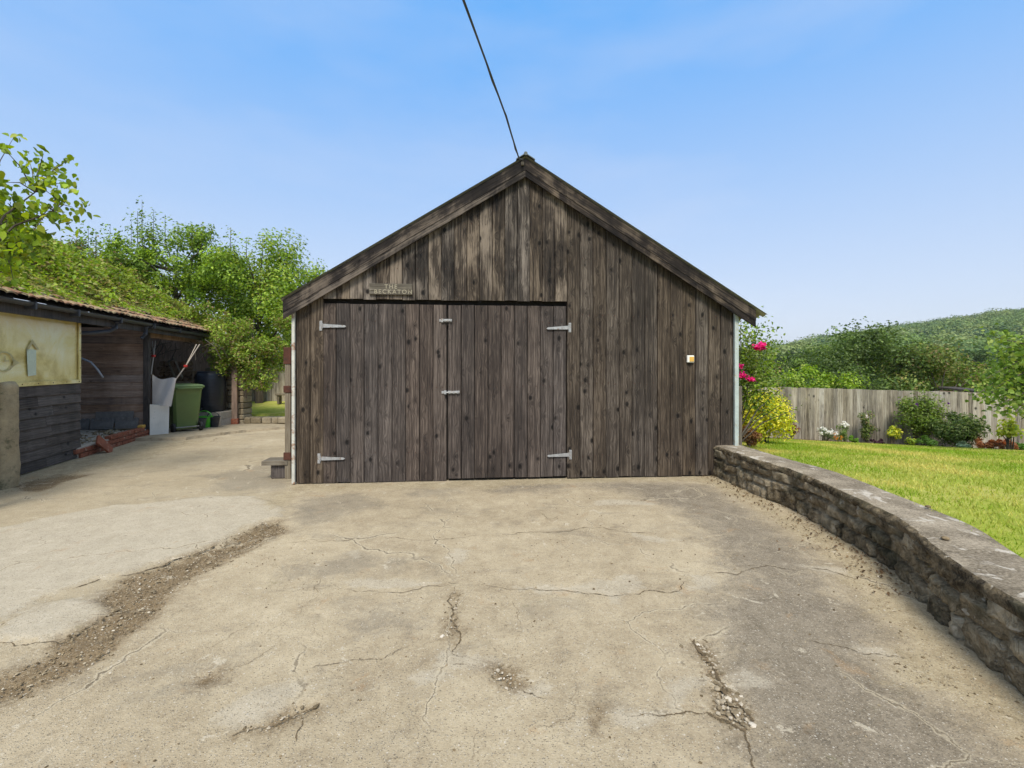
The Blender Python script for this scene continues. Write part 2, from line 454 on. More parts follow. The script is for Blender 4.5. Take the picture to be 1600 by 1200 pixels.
def mk_concrete():
    t = NT('old concrete')
    p = t.pos()
    big = t.noise(p, .9, 5, .6); med = t.noise(p, 6, 7, .72, .4); fin = t.mr(t.add(t.mul(t.noise(p, 95, 5, .85), .6), t.mul(t.noise(p, 38, 4, .8), .4)), .36, .64, .22, .78)
    grit = t.voro(p, 120); grit2 = t.voro(t.vadd(p, (3.3, 1.7, 0)), 55)
    edge = t.math('SUBTRACT', t.add(t.mul(t.noise(t.vadd(p, (9, 4, 2)), 3.2, 7, .72, .8), .62), t.mul(t.noise(p, 24, 5, .75), .38)), .5)
    def mask(name, w=.04, amp=.35):
        return t.sm(t.add(t.attr(name, 'Fac'), t.mul(edge, amp)), -w, w)
    tan = t.ramp(t.add(t.mul(big, .4), t.add(t.mul(med, .40), t.mul(fin, .32))),
                 [(.38, (.205, .160, .105)), (.52, (.375, .303, .198)), (.72, (.53, .445, .305))])
    dark = t.ramp(t.add(t.mul(med, .45), t.mul(fin, .6)),
                  [(.34, (.090, .074, .053)), (.52, (.195, .162, .118)), (.74, (.33, .28, .21))])
    drive = t.ramp(t.add(t.mul(big, .45), t.add(t.mul(med, .35), t.mul(fin, .25))),
                   [(.35, (.29, .235, .15)), (.55, (.40, .33, .22)), (.75, (.50, .43, .31))])
    pale = t.ramp(t.add(t.mul(med, .5), t.mul(fin, .5)),
                  [(.33, (.36, .31, .225)), (.55, (.47, .41, .31)), (.75, (.58, .52, .41))])
    soil = t.ramp(t.add(t.mul(med, .45), t.mul(fin, .6)),
                  [(.32, (.075, .050, .026)), (.52, (.185, .130, .070)), (.74, (.33, .25, .145))])
    sand = t.ramp(t.add(t.mul(med, .5), t.mul(fin, .5)),
                  [(.32, (.20, .155, .09)), (.52, (.38, .31, .195)), (.74, (.54, .46, .32))])
    col = t.mix(mask('drive', .12, .9), tan, drive)
    mot = t.sm(t.noise(t.vmul(p, (1, 1.6, 1)), 1.7, 6, .68, .6), .52, .68)
    col = t.mix(t.mul(mot, .34), col, (.17, .148, .115))
    col = t.mix(t.mul(mask('dark', .26, 1.5), .84), col, dark)
    col = t.mix(t.mul(mask('grey', .14, 1.5), .36), col, (.125, .115, .10))
    col = t.mix(t.mul(mask('slab', .06, .6), .85), col, pale)
    col = t.mix(t.mul(mask('pale', .025, .42), .62), col, pale)
    col = t.mix(t.mul(mask('sand', .08, 1.1), .92), col, sand)
    col = t.mix(t.mul(mask('soil', .08, .55), .93), col, soil)
    # hairline crazing, flaked scabs and pits
    wv = t.n('ShaderNodeTexNoise'); t.put(wv.inputs['Vector'], p); wv.inputs['Scale'].default_value = 2.4; wv.inputs['Detail'].default_value = 6
    wp = t.vadd(p, t.vmul(wv.outputs['Color'], (.55, .55, 0)))
    cz = t.voro(wp, .85, 'DISTANCE_TO_EDGE').outputs['Distance']; cz2 = t.voro(t.vadd(wp, (5, 2, 0)), 2.3, 'DISTANCE_TO_EDGE').outputs['Distance']
    gate = t.sm(t.noise(t.vadd(p, (1, 8, 0)), 1.3, 4, .6), .46, .58)
    col = t.mix(t.mul(t.sm(cz, .016, .004), t.mul(gate, .55)), col, (.56, .48, .34))
    col = t.mix(t.mul(t.sm(cz, .0055, .001), t.mul(gate, .75)), col, (.10, .075, .045))
    col = t.mix(t.mul(t.sm(cz2, .006, .001), t.mul(t.sm(t.noise(t.vadd(p, (4, 3, 0)), 1.1, 4, .6), .54, .62), .5)), col, (.15, .115, .07))
    sc1 = t.noise(t.vadd(p, (6, 1, 0)), 5.5, 7, .75, .6)
    col = t.mix(t.mul(t.sm(sc1, .615, .645), .6), col, (.56, .49, .37))
    col = t.mix(t.mul(t.sm(t.noise(t.vadd(p, (2, 6, 0)), 8.5, 7, .75, .4), .63, .68), .6), col, (.14, .11, .07))
    col = t.mix(t.mul(t.sm(t.noise(t.vadd(p, (3, 3, 0)), 3.1, 6, .7, .5), .60, .70), .35), col, (.36, .22, .10))
    # exposed aggregate
    g1 = t.sm(grit.outputs['Distance'], .42, .18)
    gr = t.sep(grit.outputs['Color'])
    col = t.mix(t.mul(g1, t.mul(t.math('GREATER_THAN', gr[0], .66), .7)), col, (.55, .49, .39))
    col = t.mix(t.mul(g1, t.mul(t.math('LESS_THAN', gr[1], .30), .7)), col, (.085, .075, .06))
    g2 = t.sm(grit2.outputs['Distance'], .30, .16); g2c = t.sep(grit2.outputs['Color'])
    col = t.mix(t.mul(g2, t.mul(t.math('GREATER_THAN', g2c[0], .90), .6)), col, (.62, .57, .48))
    col = t.mix(t.mul(g2, t.mul(t.math('LESS_THAN', g2c[1], .07), .6)), col, (.08, .075, .06))
    # faint moss
    ms = t.mul(t.sm(t.noise(p, 2.6, 6, .7), .60, .72), t.sm(t.noise(p, 28, 4, .7), .50, .62))
    col = t.mix(t.mul(ms, .5), col, (.13, .135, .045))
    h = t.add(t.mul(fin, .6), t.add(t.mul(med, .5), t.mul(g1, .3)))
    return t.fin(col, .93, t.bump(h, .65, .012), spec=.2)
M['concrete'] = mk_concrete()

def mk_lawn():
    t = NT('lawn')
    p = t.pos()
    a = t.noise(p, .8, 5, .6, .5); b = t.noise(p, 7, 5, .65); c = t.noise(t.vmul(p, (60, 60, 60)), 1, 4, .7)
    v = t.add(t.mul(a, .55), t.add(t.mul(b, .35), t.mul(c, .3)))
    col = t.ramp(v, [(.38, (.16, .21, .025)), (.55, (.29, .34, .045)), (.68, (.44, .42, .11)), (.82, (.50, .44, .18))])
    return t.fin(col, .95, t.bump(c, .8, .02), spec=.1)
M['lawn'] = mk_lawn()
M['soil'] = mat_plain('border soil', (.11, .075, .045), .95, .5, 8, 0, .1, .9)
def mk_ground():
    t = NT('rough ground'); p = t.pos()
    col = t.ramp(t.noise(p, .06, 6, .6), [(.35, (.05, .075, .018)), (.6, (.10, .13, .03)), (.8, (.18, .18, .06))])
    return t.fin(col, .95, None, spec=.1)
M['ground'] = mk_ground()
def mk_sheet():
    t = NT('yellowed plastic sheet'); o = t.obj()
    n = t.noise(t.vmul(o, (1, 1, 1)), 1.6, 5, .6, .6); f = t.noise(o, 60, 3, .6)
    col = t.ramp(t.add(t.mul(n, .8), t.mul(f, .12)), [(.32, (.50, .37, .10)), (.46, (.80, .66, .26)), (.58, (.86, .78, .45)), (.72, (.70, .56, .20))])
    m = t.fin(col, .2, t.bump(n, .3, .02), spec=.6)
    return m
M['sheet'] = mk_sheet()
M['ink'] = mat_plain('faded print', (.40, .33, .14), .5, .1, 6)  # tints for the sheet marks, reflections put in as colour
M['ink_blue'] = mat_plain('faded blue print', (.58, .64, .48), .25, .12, 6)
M['ink_dark'] = mat_plain('faded grey print', (.50, .42, .19), .3, .15, 6)

# ------------------------------------------------------------------ foliage helpers
def leaf_mesh(name, P, size, cols, mat, parent=None, up=.35, droop=0.0, aspect=.62, fold=.16, world=True, ovate=False, nrm=None, nj=.55):
    N = len(P)
    P = np.asarray(P, float)
    size = np.broadcast_to(np.asarray(size, float), (N,))[:, None] * RNG.uniform(.65, 1.25, (N, 1))
    A = RNG.normal(size=(N, 3)); A[:, 2] = A[:, 2] * .7 - droop
    A /= np.linalg.norm(A, axis=1, keepdims=True)
    Nn = RNG.normal(size=(N, 3)); Nn[:, 2] = np.abs(Nn[:, 2]) + up
    if nrm is not None: Nn = nrm + RNG.normal(0, nj, (N, 3)); A = A - .75 * nrm * np.sum(A * nrm, 1, keepdims=True); A /= np.linalg.norm(A, axis=1, keepdims=True) + 1e-9
    S = np.cross(A, Nn); S /= np.linalg.norm(S, axis=1, keepdims=True) + 1e-9
    Nn = np.cross(S, A)
    def at(l, w, f): return P + A * size * l + S * size * aspect * w + Nn * size * f
    tip = P + A * size * .5 - np.array([0, 0, .10]) * size
    if ovate:
        V = np.stack([at(-.5, 0, 0), at(-.34, .36, fold * .6), at(-.05, .5, fold), at(.27, .30, fold * .5), tip,
                      at(.27, -.30, fold * .5), at(-.05, -.5, fold), at(-.34, -.36, fold * .6)], 1)
        faces = [[0, 1, 2, 3, 4], [0, 4, 5, 6, 7]]
    else:
        V = np.stack([at(-.5, 0, 0), at(-.06, .5, fold), tip, at(-.06, -.5, fold)], 1)
        faces = [[0, 1, 2], [0, 2, 3]]
    k = V.shape[1]; fl = len(faces[0])
    me = bpy.data.meshes.new(name)
    me.vertices.add(N * k); me.loops.add(N * 2 * fl); me.polygons.add(N * 2)
    me.vertices.foreach_set('co', V.ravel())
    b = np.arange(N)[:, None] * k
    me.loops.foreach_set('vertex_index', (b + np.array([faces[0] + faces[1]])).ravel().astype('i'))
    me.polygons.foreach_set('loop_start', np.arange(0, N * 2 * fl, fl, dtype='i'))
    me.polygons.foreach_set('loop_total', np.full(N * 2, fl, 'i'))
    me.update(); me.validate()
    ca = me.attributes.new('Col', 'FLOAT_COLOR', 'POINT')
    C4 = np.ones((N, k, 4)); C4[:, :, :3] = np.asarray(cols)[:, None, :]
    ca.data.foreach_set('color', C4.ravel().astype('f'))
    return link(name, me, mat, parent, world)

def palette(n, pal, clump_id=None, spread=.22):
    pal = np.array(pal, float)
    w = RNG.integers(0, len(pal), n)
    c = pal[w]
    if clump_id is not None:
        k = RNG.uniform(.72, 1.28, clump_id.max() + 1)
        c = c * k[clump_id][:, None]
    return np.clip(c * RNG.uniform(1 - spread, 1 + spread, (n, 1)), 0, 1)

def radial(P, ids, cc, center, k=.55):
    a = P - cc[ids]; a /= np.linalg.norm(a, axis=1, keepdims=True) + 1e-6
    b = P - np.array(center, float); b /= np.linalg.norm(b, axis=1, keepdims=True) + 1e-6
    n = a * k + b * (1 - k) + np.array([0, 0, .25])
    return n / (np.linalg.norm(n, axis=1, keepdims=True) + 1e-6)

def clump_points(center, rad, ncl, cr, n, shell=.45, zmin=None, flat=1.0):
    center = np.array(center, float); rad = np.array(rad, float)
    d = RNG.normal(size=(ncl, 3)); d /= np.linalg.norm(d, axis=1, keepdims=True)
    fr = RNG.uniform(shell, 1.0, (ncl, 1)) ** .7
    cc = center + d * fr * rad
    if zmin is not None: cc[:, 2] = np.maximum(cc[:, 2], zmin + RNG.uniform(0, cr, ncl))
    ids = RNG.integers(0, ncl, n)
    e = RNG.normal(size=(n, 3)); e /= np.linalg.norm(e, axis=1, keepdims=True)
    r = RNG.uniform(0, 1, (n, 1)) ** .5 * cr * RNG.uniform(.6, 1.25, ncl)[ids][:, None]
    e[:, 2] *= flat
    P = cc[ids] + e * r
    if zmin is not None:
        P[:, 2] = np.maximum(P[:, 2], zmin + RNG.uniform(0, .05, n))
    return P, ids, cc

GREENS = [(.12, .20, .018), (.16, .26, .025), (.21, .31, .035), (.08, .14, .015), (.27, .36, .05)]
BRIGHT = [(.20, .32, .03), (.26, .39, .04), (.32, .44, .05), (.14, .24, .02), (.40, .46, .07)]
DARKS = [(.075, .125, .026), (.105, .165, .032), (.145, .21, .045), (.06, .10, .022)]
OLIVE = [(.13, .185, .035), (.18, .24, .05), (.23, .27, .07), (.09, .14, .03), (.28, .22, .09)]

def tree(name, label, cat, base, trunk_h, center, rad, ncl, cr, n, leaf, pal, mat=None, limbs=7, tr=.12, group=None, shell=.4, extra=None):
    root = thing(name, label, cat, base, 0, group)
    P, ids, cc = clump_points(center, rad, ncl, cr, n, shell)
    cols = palette(n, pal, ids)
    leaf_mesh('crown', P, leaf, cols, mat or M['leaf'], root, nrm=radial(P, ids, cc, center))
    b = B()
    bz = Vector(base); c = Vector(center)
    top = Vector((bz.x * .5 + c.x * .5, bz.y * .5 + c.y * .5, bz.z + trunk_h))
    b.tube([bz, bz.lerp(top, .5) + Vector((tr * .5, 0, 0)), top, top.lerp(c, .8)], [tr, tr * .8, tr * .65, tr * .2], 8)
    for i in range(min(limbs, len(cc))):
        e = Vector(cc[i]); s = bz.lerp(top, random.uniform(.6, 1))
        m = s.lerp(e, .5) + Vector((random.uniform(-.1, .1), random.uniform(-.1, .1), (e - s).length * .08))
        b.tube([s, m, e], [tr * .4, tr * .25, tr * .08], 5)
    b.build('trunk', M['bark'], root)
    return root

# ------------------------------------------------------------------ GROUND
def seg_dist(X, Y, pts):
    d = np.full(X.shape, 1e9)
    for (x0, y0), (x1, y1) in zip(pts[:-1], pts[1:]):
        vx, vy = x1 - x0, y1 - y0
        L2 = vx * vx + vy * vy + 1e-12
        t = np.clip(((X - x0) * vx + (Y - y0) * vy) / L2, 0, 1)
        d = np.minimum(d, np.hypot(X - x0 - t * vx, Y - y0 - t * vy))
    return d

def poly_sd(X, Y, pts):
    inside = np.zeros(X.shape, bool)
    n = len(pts)
    for i in range(n):
        x0, y0 = pts[i]; x1, y1 = pts[(i + 1) % n]
        if y0 == y1: continue
        c = ((y0 > Y) != (y1 > Y)) & (X < (x1 - x0) * (Y - y0) / (y1 - y0) + x0)
        inside ^= c
    d = seg_dist(X, Y, list(pts) + [pts[0]])
    return np.where(inside, d, -d)

def rough_poly(pts, k):
    for _ in range(2):
        out = []
        for a, b in zip(pts, pts[1:] + pts[:1]):
            dx, dy = b[0] - a[0], b[1] - a[1]; t_ = random.uniform(.4, .6); w_ = max(-.12, min(.12, random.uniform(-k, k) * math.hypot(dx, dy)))
            q_ = math.hypot(dx, dy) + 1e-9
            out += [a, (a[0] + dx * t_ - dy / q_ * w_, a[1] + dy * t_ + dx / q_ * w_)]
        pts = out
    return pts

def px_poly(l): return [G(*p) for p in l]

def drive_z(X, Y):
    return -.045 * np.maximum(Y - 9.6, 0) * (X < 0) + 0 * X

# the wall foot on the right, in metres
WALL_FOOT = [G(*p) for p in [(1114, 742), (1182, 774), (1243, 799), (1315, 842), (1372, 878), (1412, 907), (1458, 960), (1512, 1014), (1600, 1086)]]
WALL_FOOT += [(2.20, 1.75), (2.06, 1.2), (1.9, .5), (1.75, -.4)]

xs = np.concatenate([np.arange(-16, -7.2, .12), np.arange(-7.2, 3.0, .03), [3.0, 3.1, 3.2]])
ys = np.concatenate([np.arange(-6, 1.4, .12), np.arange(1.4, 6.9, .028), np.arange(6.9, 19, .085)])
GX, GY = np.meshgrid(xs, ys)
GX = GX.ravel(); GY = GY.ravel()
POLY = {}
POLY['slab'] = [[(-600, 1400), (-300, 1130), (-120, 1040), (0, 975), (62, 940), (150, 905), (190, 900), (280, 872), (340, 850), (405, 818), (440, 806), (430, 790), (402, 780), (330, 776), (180, 790), (60, 812), (-100, 850), (-700, 900)],
                [(-200, 1085), (0, 1000), (60, 1005), (110, 990), (172, 958), (160, 942), (110, 938), (60, 946), (0, 982)]]
POLY['drive'] = [[(-1500, 1300), (0, 1020), (120, 960), (440, 812), (450, 790), (458, 757), (458, 690), (450, 664), (100, 655), (-1500, 660)]]
POLY['soil'] = [[(440, 811), (448, 832), (400, 856), (350, 882), (300, 902), (262, 935), (215, 985), (165, 1030), (110, 1060), (50, 1085), (-60, 1130), (-60, 1085), (60, 1030), (108, 992), (172, 957), (150, 940), (190, 906), (282, 872), (345, 850), (410, 818)],
                [(300, 1062), (345, 1046), (352, 1062), (310, 1076)], [(455, 1105), (498, 1098), (500, 1112), (470, 1122), (420, 1140), (370, 1150), (430, 1125)],
                [(1090, 1005), (1102, 1000), (1118, 1048), (1140, 1085), (1166, 1112), (1170, 1140), (1150, 1132), (1112, 1115), (1118, 1085), (1102, 1040)],
                [(930, 1108), (945, 1106), (944, 1130), (922, 1140), (918, 1128)], [(758, 1040), (800, 1048), (818, 1072), (800, 1076), (778, 1062)],
                [(704, 925), (714, 925), (720, 985), (700, 998), (706, 960)], [(10, 760), (90, 742), (140, 742), (60, 768)]]
POLY['sand'] = [[(1060, 744), (1114, 738), (1185, 772), (1320, 842), (1415, 905), (1462, 960), (1515, 1012), (1700, 1160), (1700, 1240), (1560, 1135), (1480, 1085), (1400, 1065), (1385, 1040), (1420, 1010), (1395, 975), (1330, 915), (1300, 905), (1330, 890), (1265, 850), (1180, 795), (1125, 762)],
                [(-300, 800), (0, 742), (120, 718), (240, 690), (330, 688), (240, 715), (150, 735), (20, 768), (-300, 830)],
                [(455, 758), (700, 752), (900, 746), (1110, 742), (1080, 750), (900, 754), (640, 764), (470, 768), (430, 795), (415, 785)]]
POLY['dark'] = [[(900, 752), (1110, 758), (1180, 800), (1260, 856), (1320, 915), (1390, 985), (1400, 1055), (1480, 1090), (1560, 1140), (1700, 1260), (1700, 1500), (1150, 1500), (1160, 1240), (1150, 1150), (1130, 1050), (1105, 980), (1110, 930), (1140, 890), (1110, 850), (1085, 810), (1000, 775)],
                [(725, 758), (850, 752), (920, 760), (800, 768)]]
POLY['grey'] = [[(475, 778), (560, 770), (600, 790), (540, 805), (460, 830), (450, 800)], [(330, 742), (440, 720), (458, 735), (452, 762), (330, 772)],
                [(480, 880), (560, 862), (610, 880), (540, 900), (450, 905)], [(640, 762), (720, 760), (700, 778), (640, 776)],
                [(260, 1080), (330, 1050), (352, 1052), (300, 1085)], [(560, 955), (640, 945), (650, 985), (560, 990)]]
POLY['pale'] = [[(700, 866), (714, 858), (730, 862), (724, 878), (698, 882)], [(534, 908), (570, 904), (690, 910), (640, 919), (570, 916)],
                [(800, 917), (880, 916), (925, 908), (975, 896), (996, 900), (994, 928), (960, 940), (930, 926), (860, 927)],
                [(1072, 896), (1108, 893), (1130, 912), (1095, 922), (1060, 925), (1088, 912)], [(985, 832), (1004, 836), (1050, 844), (1045, 850), (1005, 846)],
                [(1046, 1068), (1075, 1058), (1112, 1056), (1116, 1066), (1080, 1078), (1050, 1084)], [(1140, 1058), (1170, 1050), (1196, 1066), (1165, 1070), (1140, 1072)],
                [(1035, 1096), (1060, 1086), (1062, 1116), (1040, 1116)], [(948, 1112), (985, 1106), (1044, 1118), (1015, 1132), (960, 1134)],
                [(350, 1110), (400, 1078), (470, 1060), (476, 1078), (452, 1100), (400, 1132), (350, 1138), (330, 1134)],
                [(690, 1024), (745, 1026), (790, 1042), (770, 1052), (720, 1038), (690, 1038)], [(1245, 884), (1320, 886), (1350, 900), (1290, 896)],
                [(800, 1080), (850, 1070), (865, 1084), (820, 1092)], [(930, 782), (1030, 786), (1020, 790), (930, 788)], [(268, 888), (280, 884), (262, 896), (244, 897)],
                [(880, 1134), (915, 1118), (922, 1138), (890, 1150)], [(1330, 1010), (1380, 1012), (1420, 1030), (1350, 1024)], [(640, 1060), (690, 1055), (700, 1064), (650, 1068)],
                [(545, 862), (560, 860), (556, 872)], [(838, 1196), (880, 1190), (890, 1215), (840, 1216)]]
ATT = {}
for k, polys in POLY.items():
    sd = np.full(GX.shape, -9.0)
    for pl in polys:
        sd = np.maximum(sd, poly_sd(GX, GY, rough_poly(px_poly(pl), .13 if k in ('slab', 'pale') else .08)))
    ATT[k] = np.clip(sd, -.6, .6)
GZ = drive_z(GX, GY)
ss = np.clip(ATT['slab'] / .03 + .5, 0, 1)
GZ = GZ + ss * .018
so = np.clip(ATT['soil'] / .05 + .3, 0, 1)
lump = np.array([mnoise.fractal((x * 9, y * 9, .5), .8, 2.1, 4) if m > 0 else 0 for x, y, m in zip(GX, GY, so)])
GZ = GZ - so * .012 + so * lump * .012
nl = np.array([mnoise.noise((x * 1.1, y * 1.1, 3.3)) for x, y in zip(GX, GY)])
GZ = GZ + nl * .007
nx, ny = len(xs), len(ys)
me = bpy.data.meshes.new('driveway')
ii = np.arange(nx * ny).reshape(ny, nx)
q = np.stack([ii[:-1, :-1], ii[:-1, 1:], ii[1:, 1:], ii[1:, :-1]], -1).reshape(-1, 4)
me.vertices.add(nx * ny); me.loops.add(len(q) * 4); me.polygons.add(len(q))
me.vertices.foreach_set('co', np.stack([GX, GY, GZ], -1).ravel())
me.loops.foreach_set('vertex_index', q.ravel().astype('i'))
me.polygons.foreach_set('loop_start', np.arange(0, len(q) * 4, 4, dtype='i'))
me.polygons.foreach_set('loop_total', np.full(len(q), 4, 'i'))
me.update()
for k, v in ATT.items():
    a = me.attributes.new(k, 'FLOAT', 'POINT'); a.data.foreach_set('value', v.astype('f'))
driveway = tag(link('driveway', me, M['concrete'], smooth=True), kind='structure')

# cracks: narrow soil-filled fissures
def jitter_line(pts, depth=4, k=.16):
    pts = [Vector((p[0], p[1])) for p in pts]
    for _ in range(depth):
        out = [pts[0]]
        for a, b in zip(pts[:-1], pts[1:]):
            d = b - a; nrm = Vector((-d.y, d.x))
            out += [a.lerp(b, random.uniform(.4, .6)) + nrm * random.uniform(-k, k), b]
        pts = out
    return pts
M['seam'] = mat_plain('crack soil', (.13, .095, .055), .95, .5, 20, 0, .1, .9)
CR = B()
def crack(pxs, w, depth=4, z=.0):
    pts = jitter_line([G(*p) for p in pxs], depth)
    vs, fs = [], []
    n = len(pts)
    for i, p in enumerate(pts):
        t = pts[min(i + 1, n - 1)] - pts[max(i - 1, 0)]
        t.normalize(); nn = Vector((-t.y, t.x))
        e = min(1, min(i, n - 1 - i) / 4)
        ww = w * .5 * random.uniform(.05, 1.4) * e * (1 if w > .0125 else max(0, min(1, .85 + 2.0 * mnoise.noise((p.x * 3.1, p.y * 3.1, w * 900))))) + .0003
        zz = float(drive_z(np.array(p.x), np.array(p.y))) + mnoise.noise((p.x * 1.1, p.y * 1.1, 3.3)) * .007 + .004 + z
        vs += [(p.x + nn.x * ww, p.y + nn.y * ww, zz), (p.x - nn.x * ww, p.y - nn.y * ww, zz)]
    for i in range(n - 1): fs.append((2 * i, 2 * i + 1, 2 * i + 3, 2 * i + 2))
    CR.add(vs, fs)
crack([(448, 849), (530, 846), (630, 842), (720, 840), (800, 836), (860, 832), (960, 828), (1010, 832)], .007, 5)
crack([(430, 924), (520, 915), (700, 914), (790, 920), (850, 922), (920, 928), (990, 930)], .005, 5)
crack([(990, 930), (1060, 924), (1090, 900), (1200, 884), (1290, 890), (1340, 905)], .006, 5)
crack([(712, 915), (706, 950), (714, 985), (706, 1022), (740, 1032), (775, 1044), (800, 1060)], .008, 5)
crack([(815, 1078), (860, 1092), (905, 1106), (935, 1112), (985, 1120), (1045, 1118), (1105, 1114)], .006, 5)
crack([(1085, 1000), (1098, 1030), (1118, 1052), (1136, 1090), (1150, 1102), (1168, 1112), (1172, 1136)], .016, 5)
crack([(1105, 1114), (1130, 1126), (1150, 1136), (1166, 1144)], .016, 5)
crack([(1172, 1134), (1164, 1150), (1172, 1172), (1178, 1200), (1184, 1240)], .008, 5)
crack([(360, 1152), (420, 1138), (462, 1118), (500, 1100)], .009, 5)
crack([(470, 1118), (468, 1140), (462, 1160)], .004, 4)
crack([(0, 986), (40, 956), (72, 936), (140, 912), (160, 905), (200, 900), (285, 872), (340, 850), (410, 817)], .012, 5)
crack([(-30, 1013), (40, 1010), (90, 1006), (126, 990)], .006, 4)
crack([(120, 940), (165, 941), (172, 955), (130, 985), (100, 1000)], .006, 4)
crack([(800, 940), (808, 965), (806, 1000)], .0025, 4)
crack([(500, 905), (503, 930)], .0025, 4)
crack([(640, 1010), (600, 1030), (560, 1032), (480, 1046)], .003, 4)
crack([(1110, 880), (1150, 886), (1180, 884)], .003, 4)
crack([(1260, 1000), (1310, 1010), (1370, 1022), (1420, 1030)], .004, 4)
crack([(400, 1000), (470, 960), (500, 930)], .002, 4)
crack([(840, 800), (860, 812), (870, 806)], .004, 4)
crack([(430, 1010), (380, 1040), (330, 1052)], .002, 4)
crack([(165, 694), (230, 702), (330, 690), (345, 682), (445, 668)], .012, 5)
tag(CR.build('fissure', M['seam'], driveway), kind='structure')

# loose stones, grit and crumbs
def stones(name, spots, mat, label, cat, lo, hi):
    ico = []
    ph = (1 + 5 ** .5) / 2
    base = [(-1, ph, 0), (1, ph, 0), (-1, -ph, 0), (1, -ph, 0), (0, -1, ph), (0, 1, ph), (0, -1, -ph), (0, 1, -ph), (ph, 0, -1), (ph, 0, 1), (-ph, 0, -1), (-ph, 0, 1)]
    base = np.array(base) / 1.9
    F = [(0, 11, 5), (0, 5, 1), (0, 1, 7), (0, 7, 10), (0, 10, 11), (1, 5, 9), (5, 11, 4), (11, 10, 2), (10, 7, 6), (7, 1, 8), (3, 9, 4), (3, 4, 2), (3, 2, 6), (3, 6, 8), (3, 8, 9), (4, 9, 5), (2, 4, 11), (6, 2, 10), (8, 6, 7), (9, 8, 1)]
    b = B()
    for x, y in spots:
        s = lo * (hi / lo) ** (random.random() ** 2.2)
        v = base * RNG.uniform(.6, 1.25, (12, 1)) * s * np.array([1, random.uniform(.6, 1), random.uniform(.35, .7)])
        an = random.uniform(0, 6.28); c, sn = math.cos(an), math.sin(an)
        rot = np.array([[c, -sn, 0], [sn, c, 0], [0, 0, 1]])
        v = v @ rot.T + np.array([x, y, float(drive_z(np.array(x), np.array(y))) + s * .12])
        b.add(v.tolist(), F)
    o = b.build(name, mat)
    return tag(o, label, cat, kind='stuff')
def mk_grit():
    t = NT('loose grit'); rx, ry, rz = t.sep(t.attr('piece'))
    col = t.ramp(rx, [(0, (.09, .065, .035)), (.5, (.22, .165, .095)), (.85, (.38, .31, .20)), (1, (.56, .50, .40))])
    return t.fin(t.hsv(col, t.mr(t.noise(t.pos(), 90, 3), .3, .7, .7, 1.2)), .9, spec=.2)
M['grit'] = mk_grit()
def scatter_poly(pl, n):
    w = px_poly(pl); ax = [p[0] for p in w]; ay = [p[1] for p in w]
    out = []
    X = RNG.uniform(min(ax), max(ax), n * 8); Y = RNG.uniform(min(ay), max(ay), n * 8)
    s = poly_sd(X, Y, w) + RNG.normal(0, .03, n * 8)
    for x, y, d in zip(X, Y, s):
        if d > 0 and y > 1.4: out.append((x, y))
        if len(out) >= n: break
    return out
sp = scatter_poly(POLY['soil'][0], 2600) + scatter_poly(POLY['sand'][0], 1500) + scatter_poly(POLY['sand'][1], 900)
sp += scatter_poly([(-200, 1300), (-100, 1000), (440, 800), (1110, 750), (1600, 1150), (1600, 1300)], 1500)
stones('gravel', sp, M['grit'], 'loose grit and small stones strewn over the worn concrete', 'gravel', .0025, .010)
sp = scatter_poly(POLY['soil'][3], 300) + scatter_poly(POLY['soil'][5], 45) + scatter_poly(POLY['soil'][6], 45) + scatter_poly(POLY['soil'][2], 30) + scatter_poly(POLY['soil'][0], 60)
def mk_crumb():
    t = NT('broken concrete'); rx, ry, rz = t.sep(t.attr('piece'))
    col = t.ramp(rx, [(0, (.12, .09, .05)), (.4, (.25, .20, .13)), (.8, (.40, .34, .25)), (1, (.58, .52, .43))])
    return t.fin(t.hsv(col, t.mr(t.noise(t.pos(), 90, 3), .3, .7, .75, 1.2)), .9, spec=.2)
M['crumb'] = mk_crumb()
stones('rubble', sp, M['crumb'], 'broken concrete crumbs filling the wide cracks of the forecourt', 'rubble', .005, .019)

# dead leaves blown along the foot of the retaining wall
pts = []
for i in range(320):
    k = random.random() ** 1.3 * 5.5; j = int(k); f = k - j
    a, b_ = WALL_FOOT[j], WALL_FOOT[j + 1]
    pts.append((a[0] + (b_[0] - a[0]) * f - abs(random.gauss(0, .16)) - .02, a[1] + (b_[1] - a[1]) * f, .012))
lit = leaf_mesh('leaf_litter', pts, .028, palette(320, [(.16, .10, .05), (.10, .065, .035), (.24, .17, .09)]), M['leaf'], up=3)
tag(lit, 'dry brown leaf litter along the foot of the stone wall', 'leaf litter', kind='stuff')

# base ground to the horizon
gb = B()
gb.add([(-3000, -300, -1.6), (3000, -300, -1.6), (3000, 5000, -1.6), (-3000, 5000, -1.6)], [(0, 1, 2, 3)])
tag(gb.build('ground', M['ground']), kind='structure')

# ------------------------------------------------------------------ GARAGE
GL = Vector((-2.727, 6.016, 0)); GS = .0843
GTH = math.atan(GS); GCOS = math.cos(GTH)
def fac(px, py):
    dx = (px - 800) / FPX
    Y = (GL.y - GS * GL.x) / (1 - GS * dx)
    return (dx * Y - GL.x) / GCOS, CAMH - (py - 570) / FPX * Y
GW = fac(1148, 600)[0]
APEX = 2.90
SL = .617
ZAP = 4.10            # underside of the roof sheet at the ridge, wall plane
def roofz(u): return ZAP - SL * abs(u - APEX)
garage = thing('garage', 'dark weathered timber garage with double doors and a pitched gable', 'garage', GL, GTH)
GA, GD, GZv = (1, 0, 0), (0, 1, 0), (0, 0, 1)
PITCH = .1727
u_door0 = fac(503, 600)[0]; u_mid = fac(699, 600)[0]; u_door1 = fac(885, 600)[0]
z_dt = fac(700, 474)[1]
fw = B(); gb_ = B()
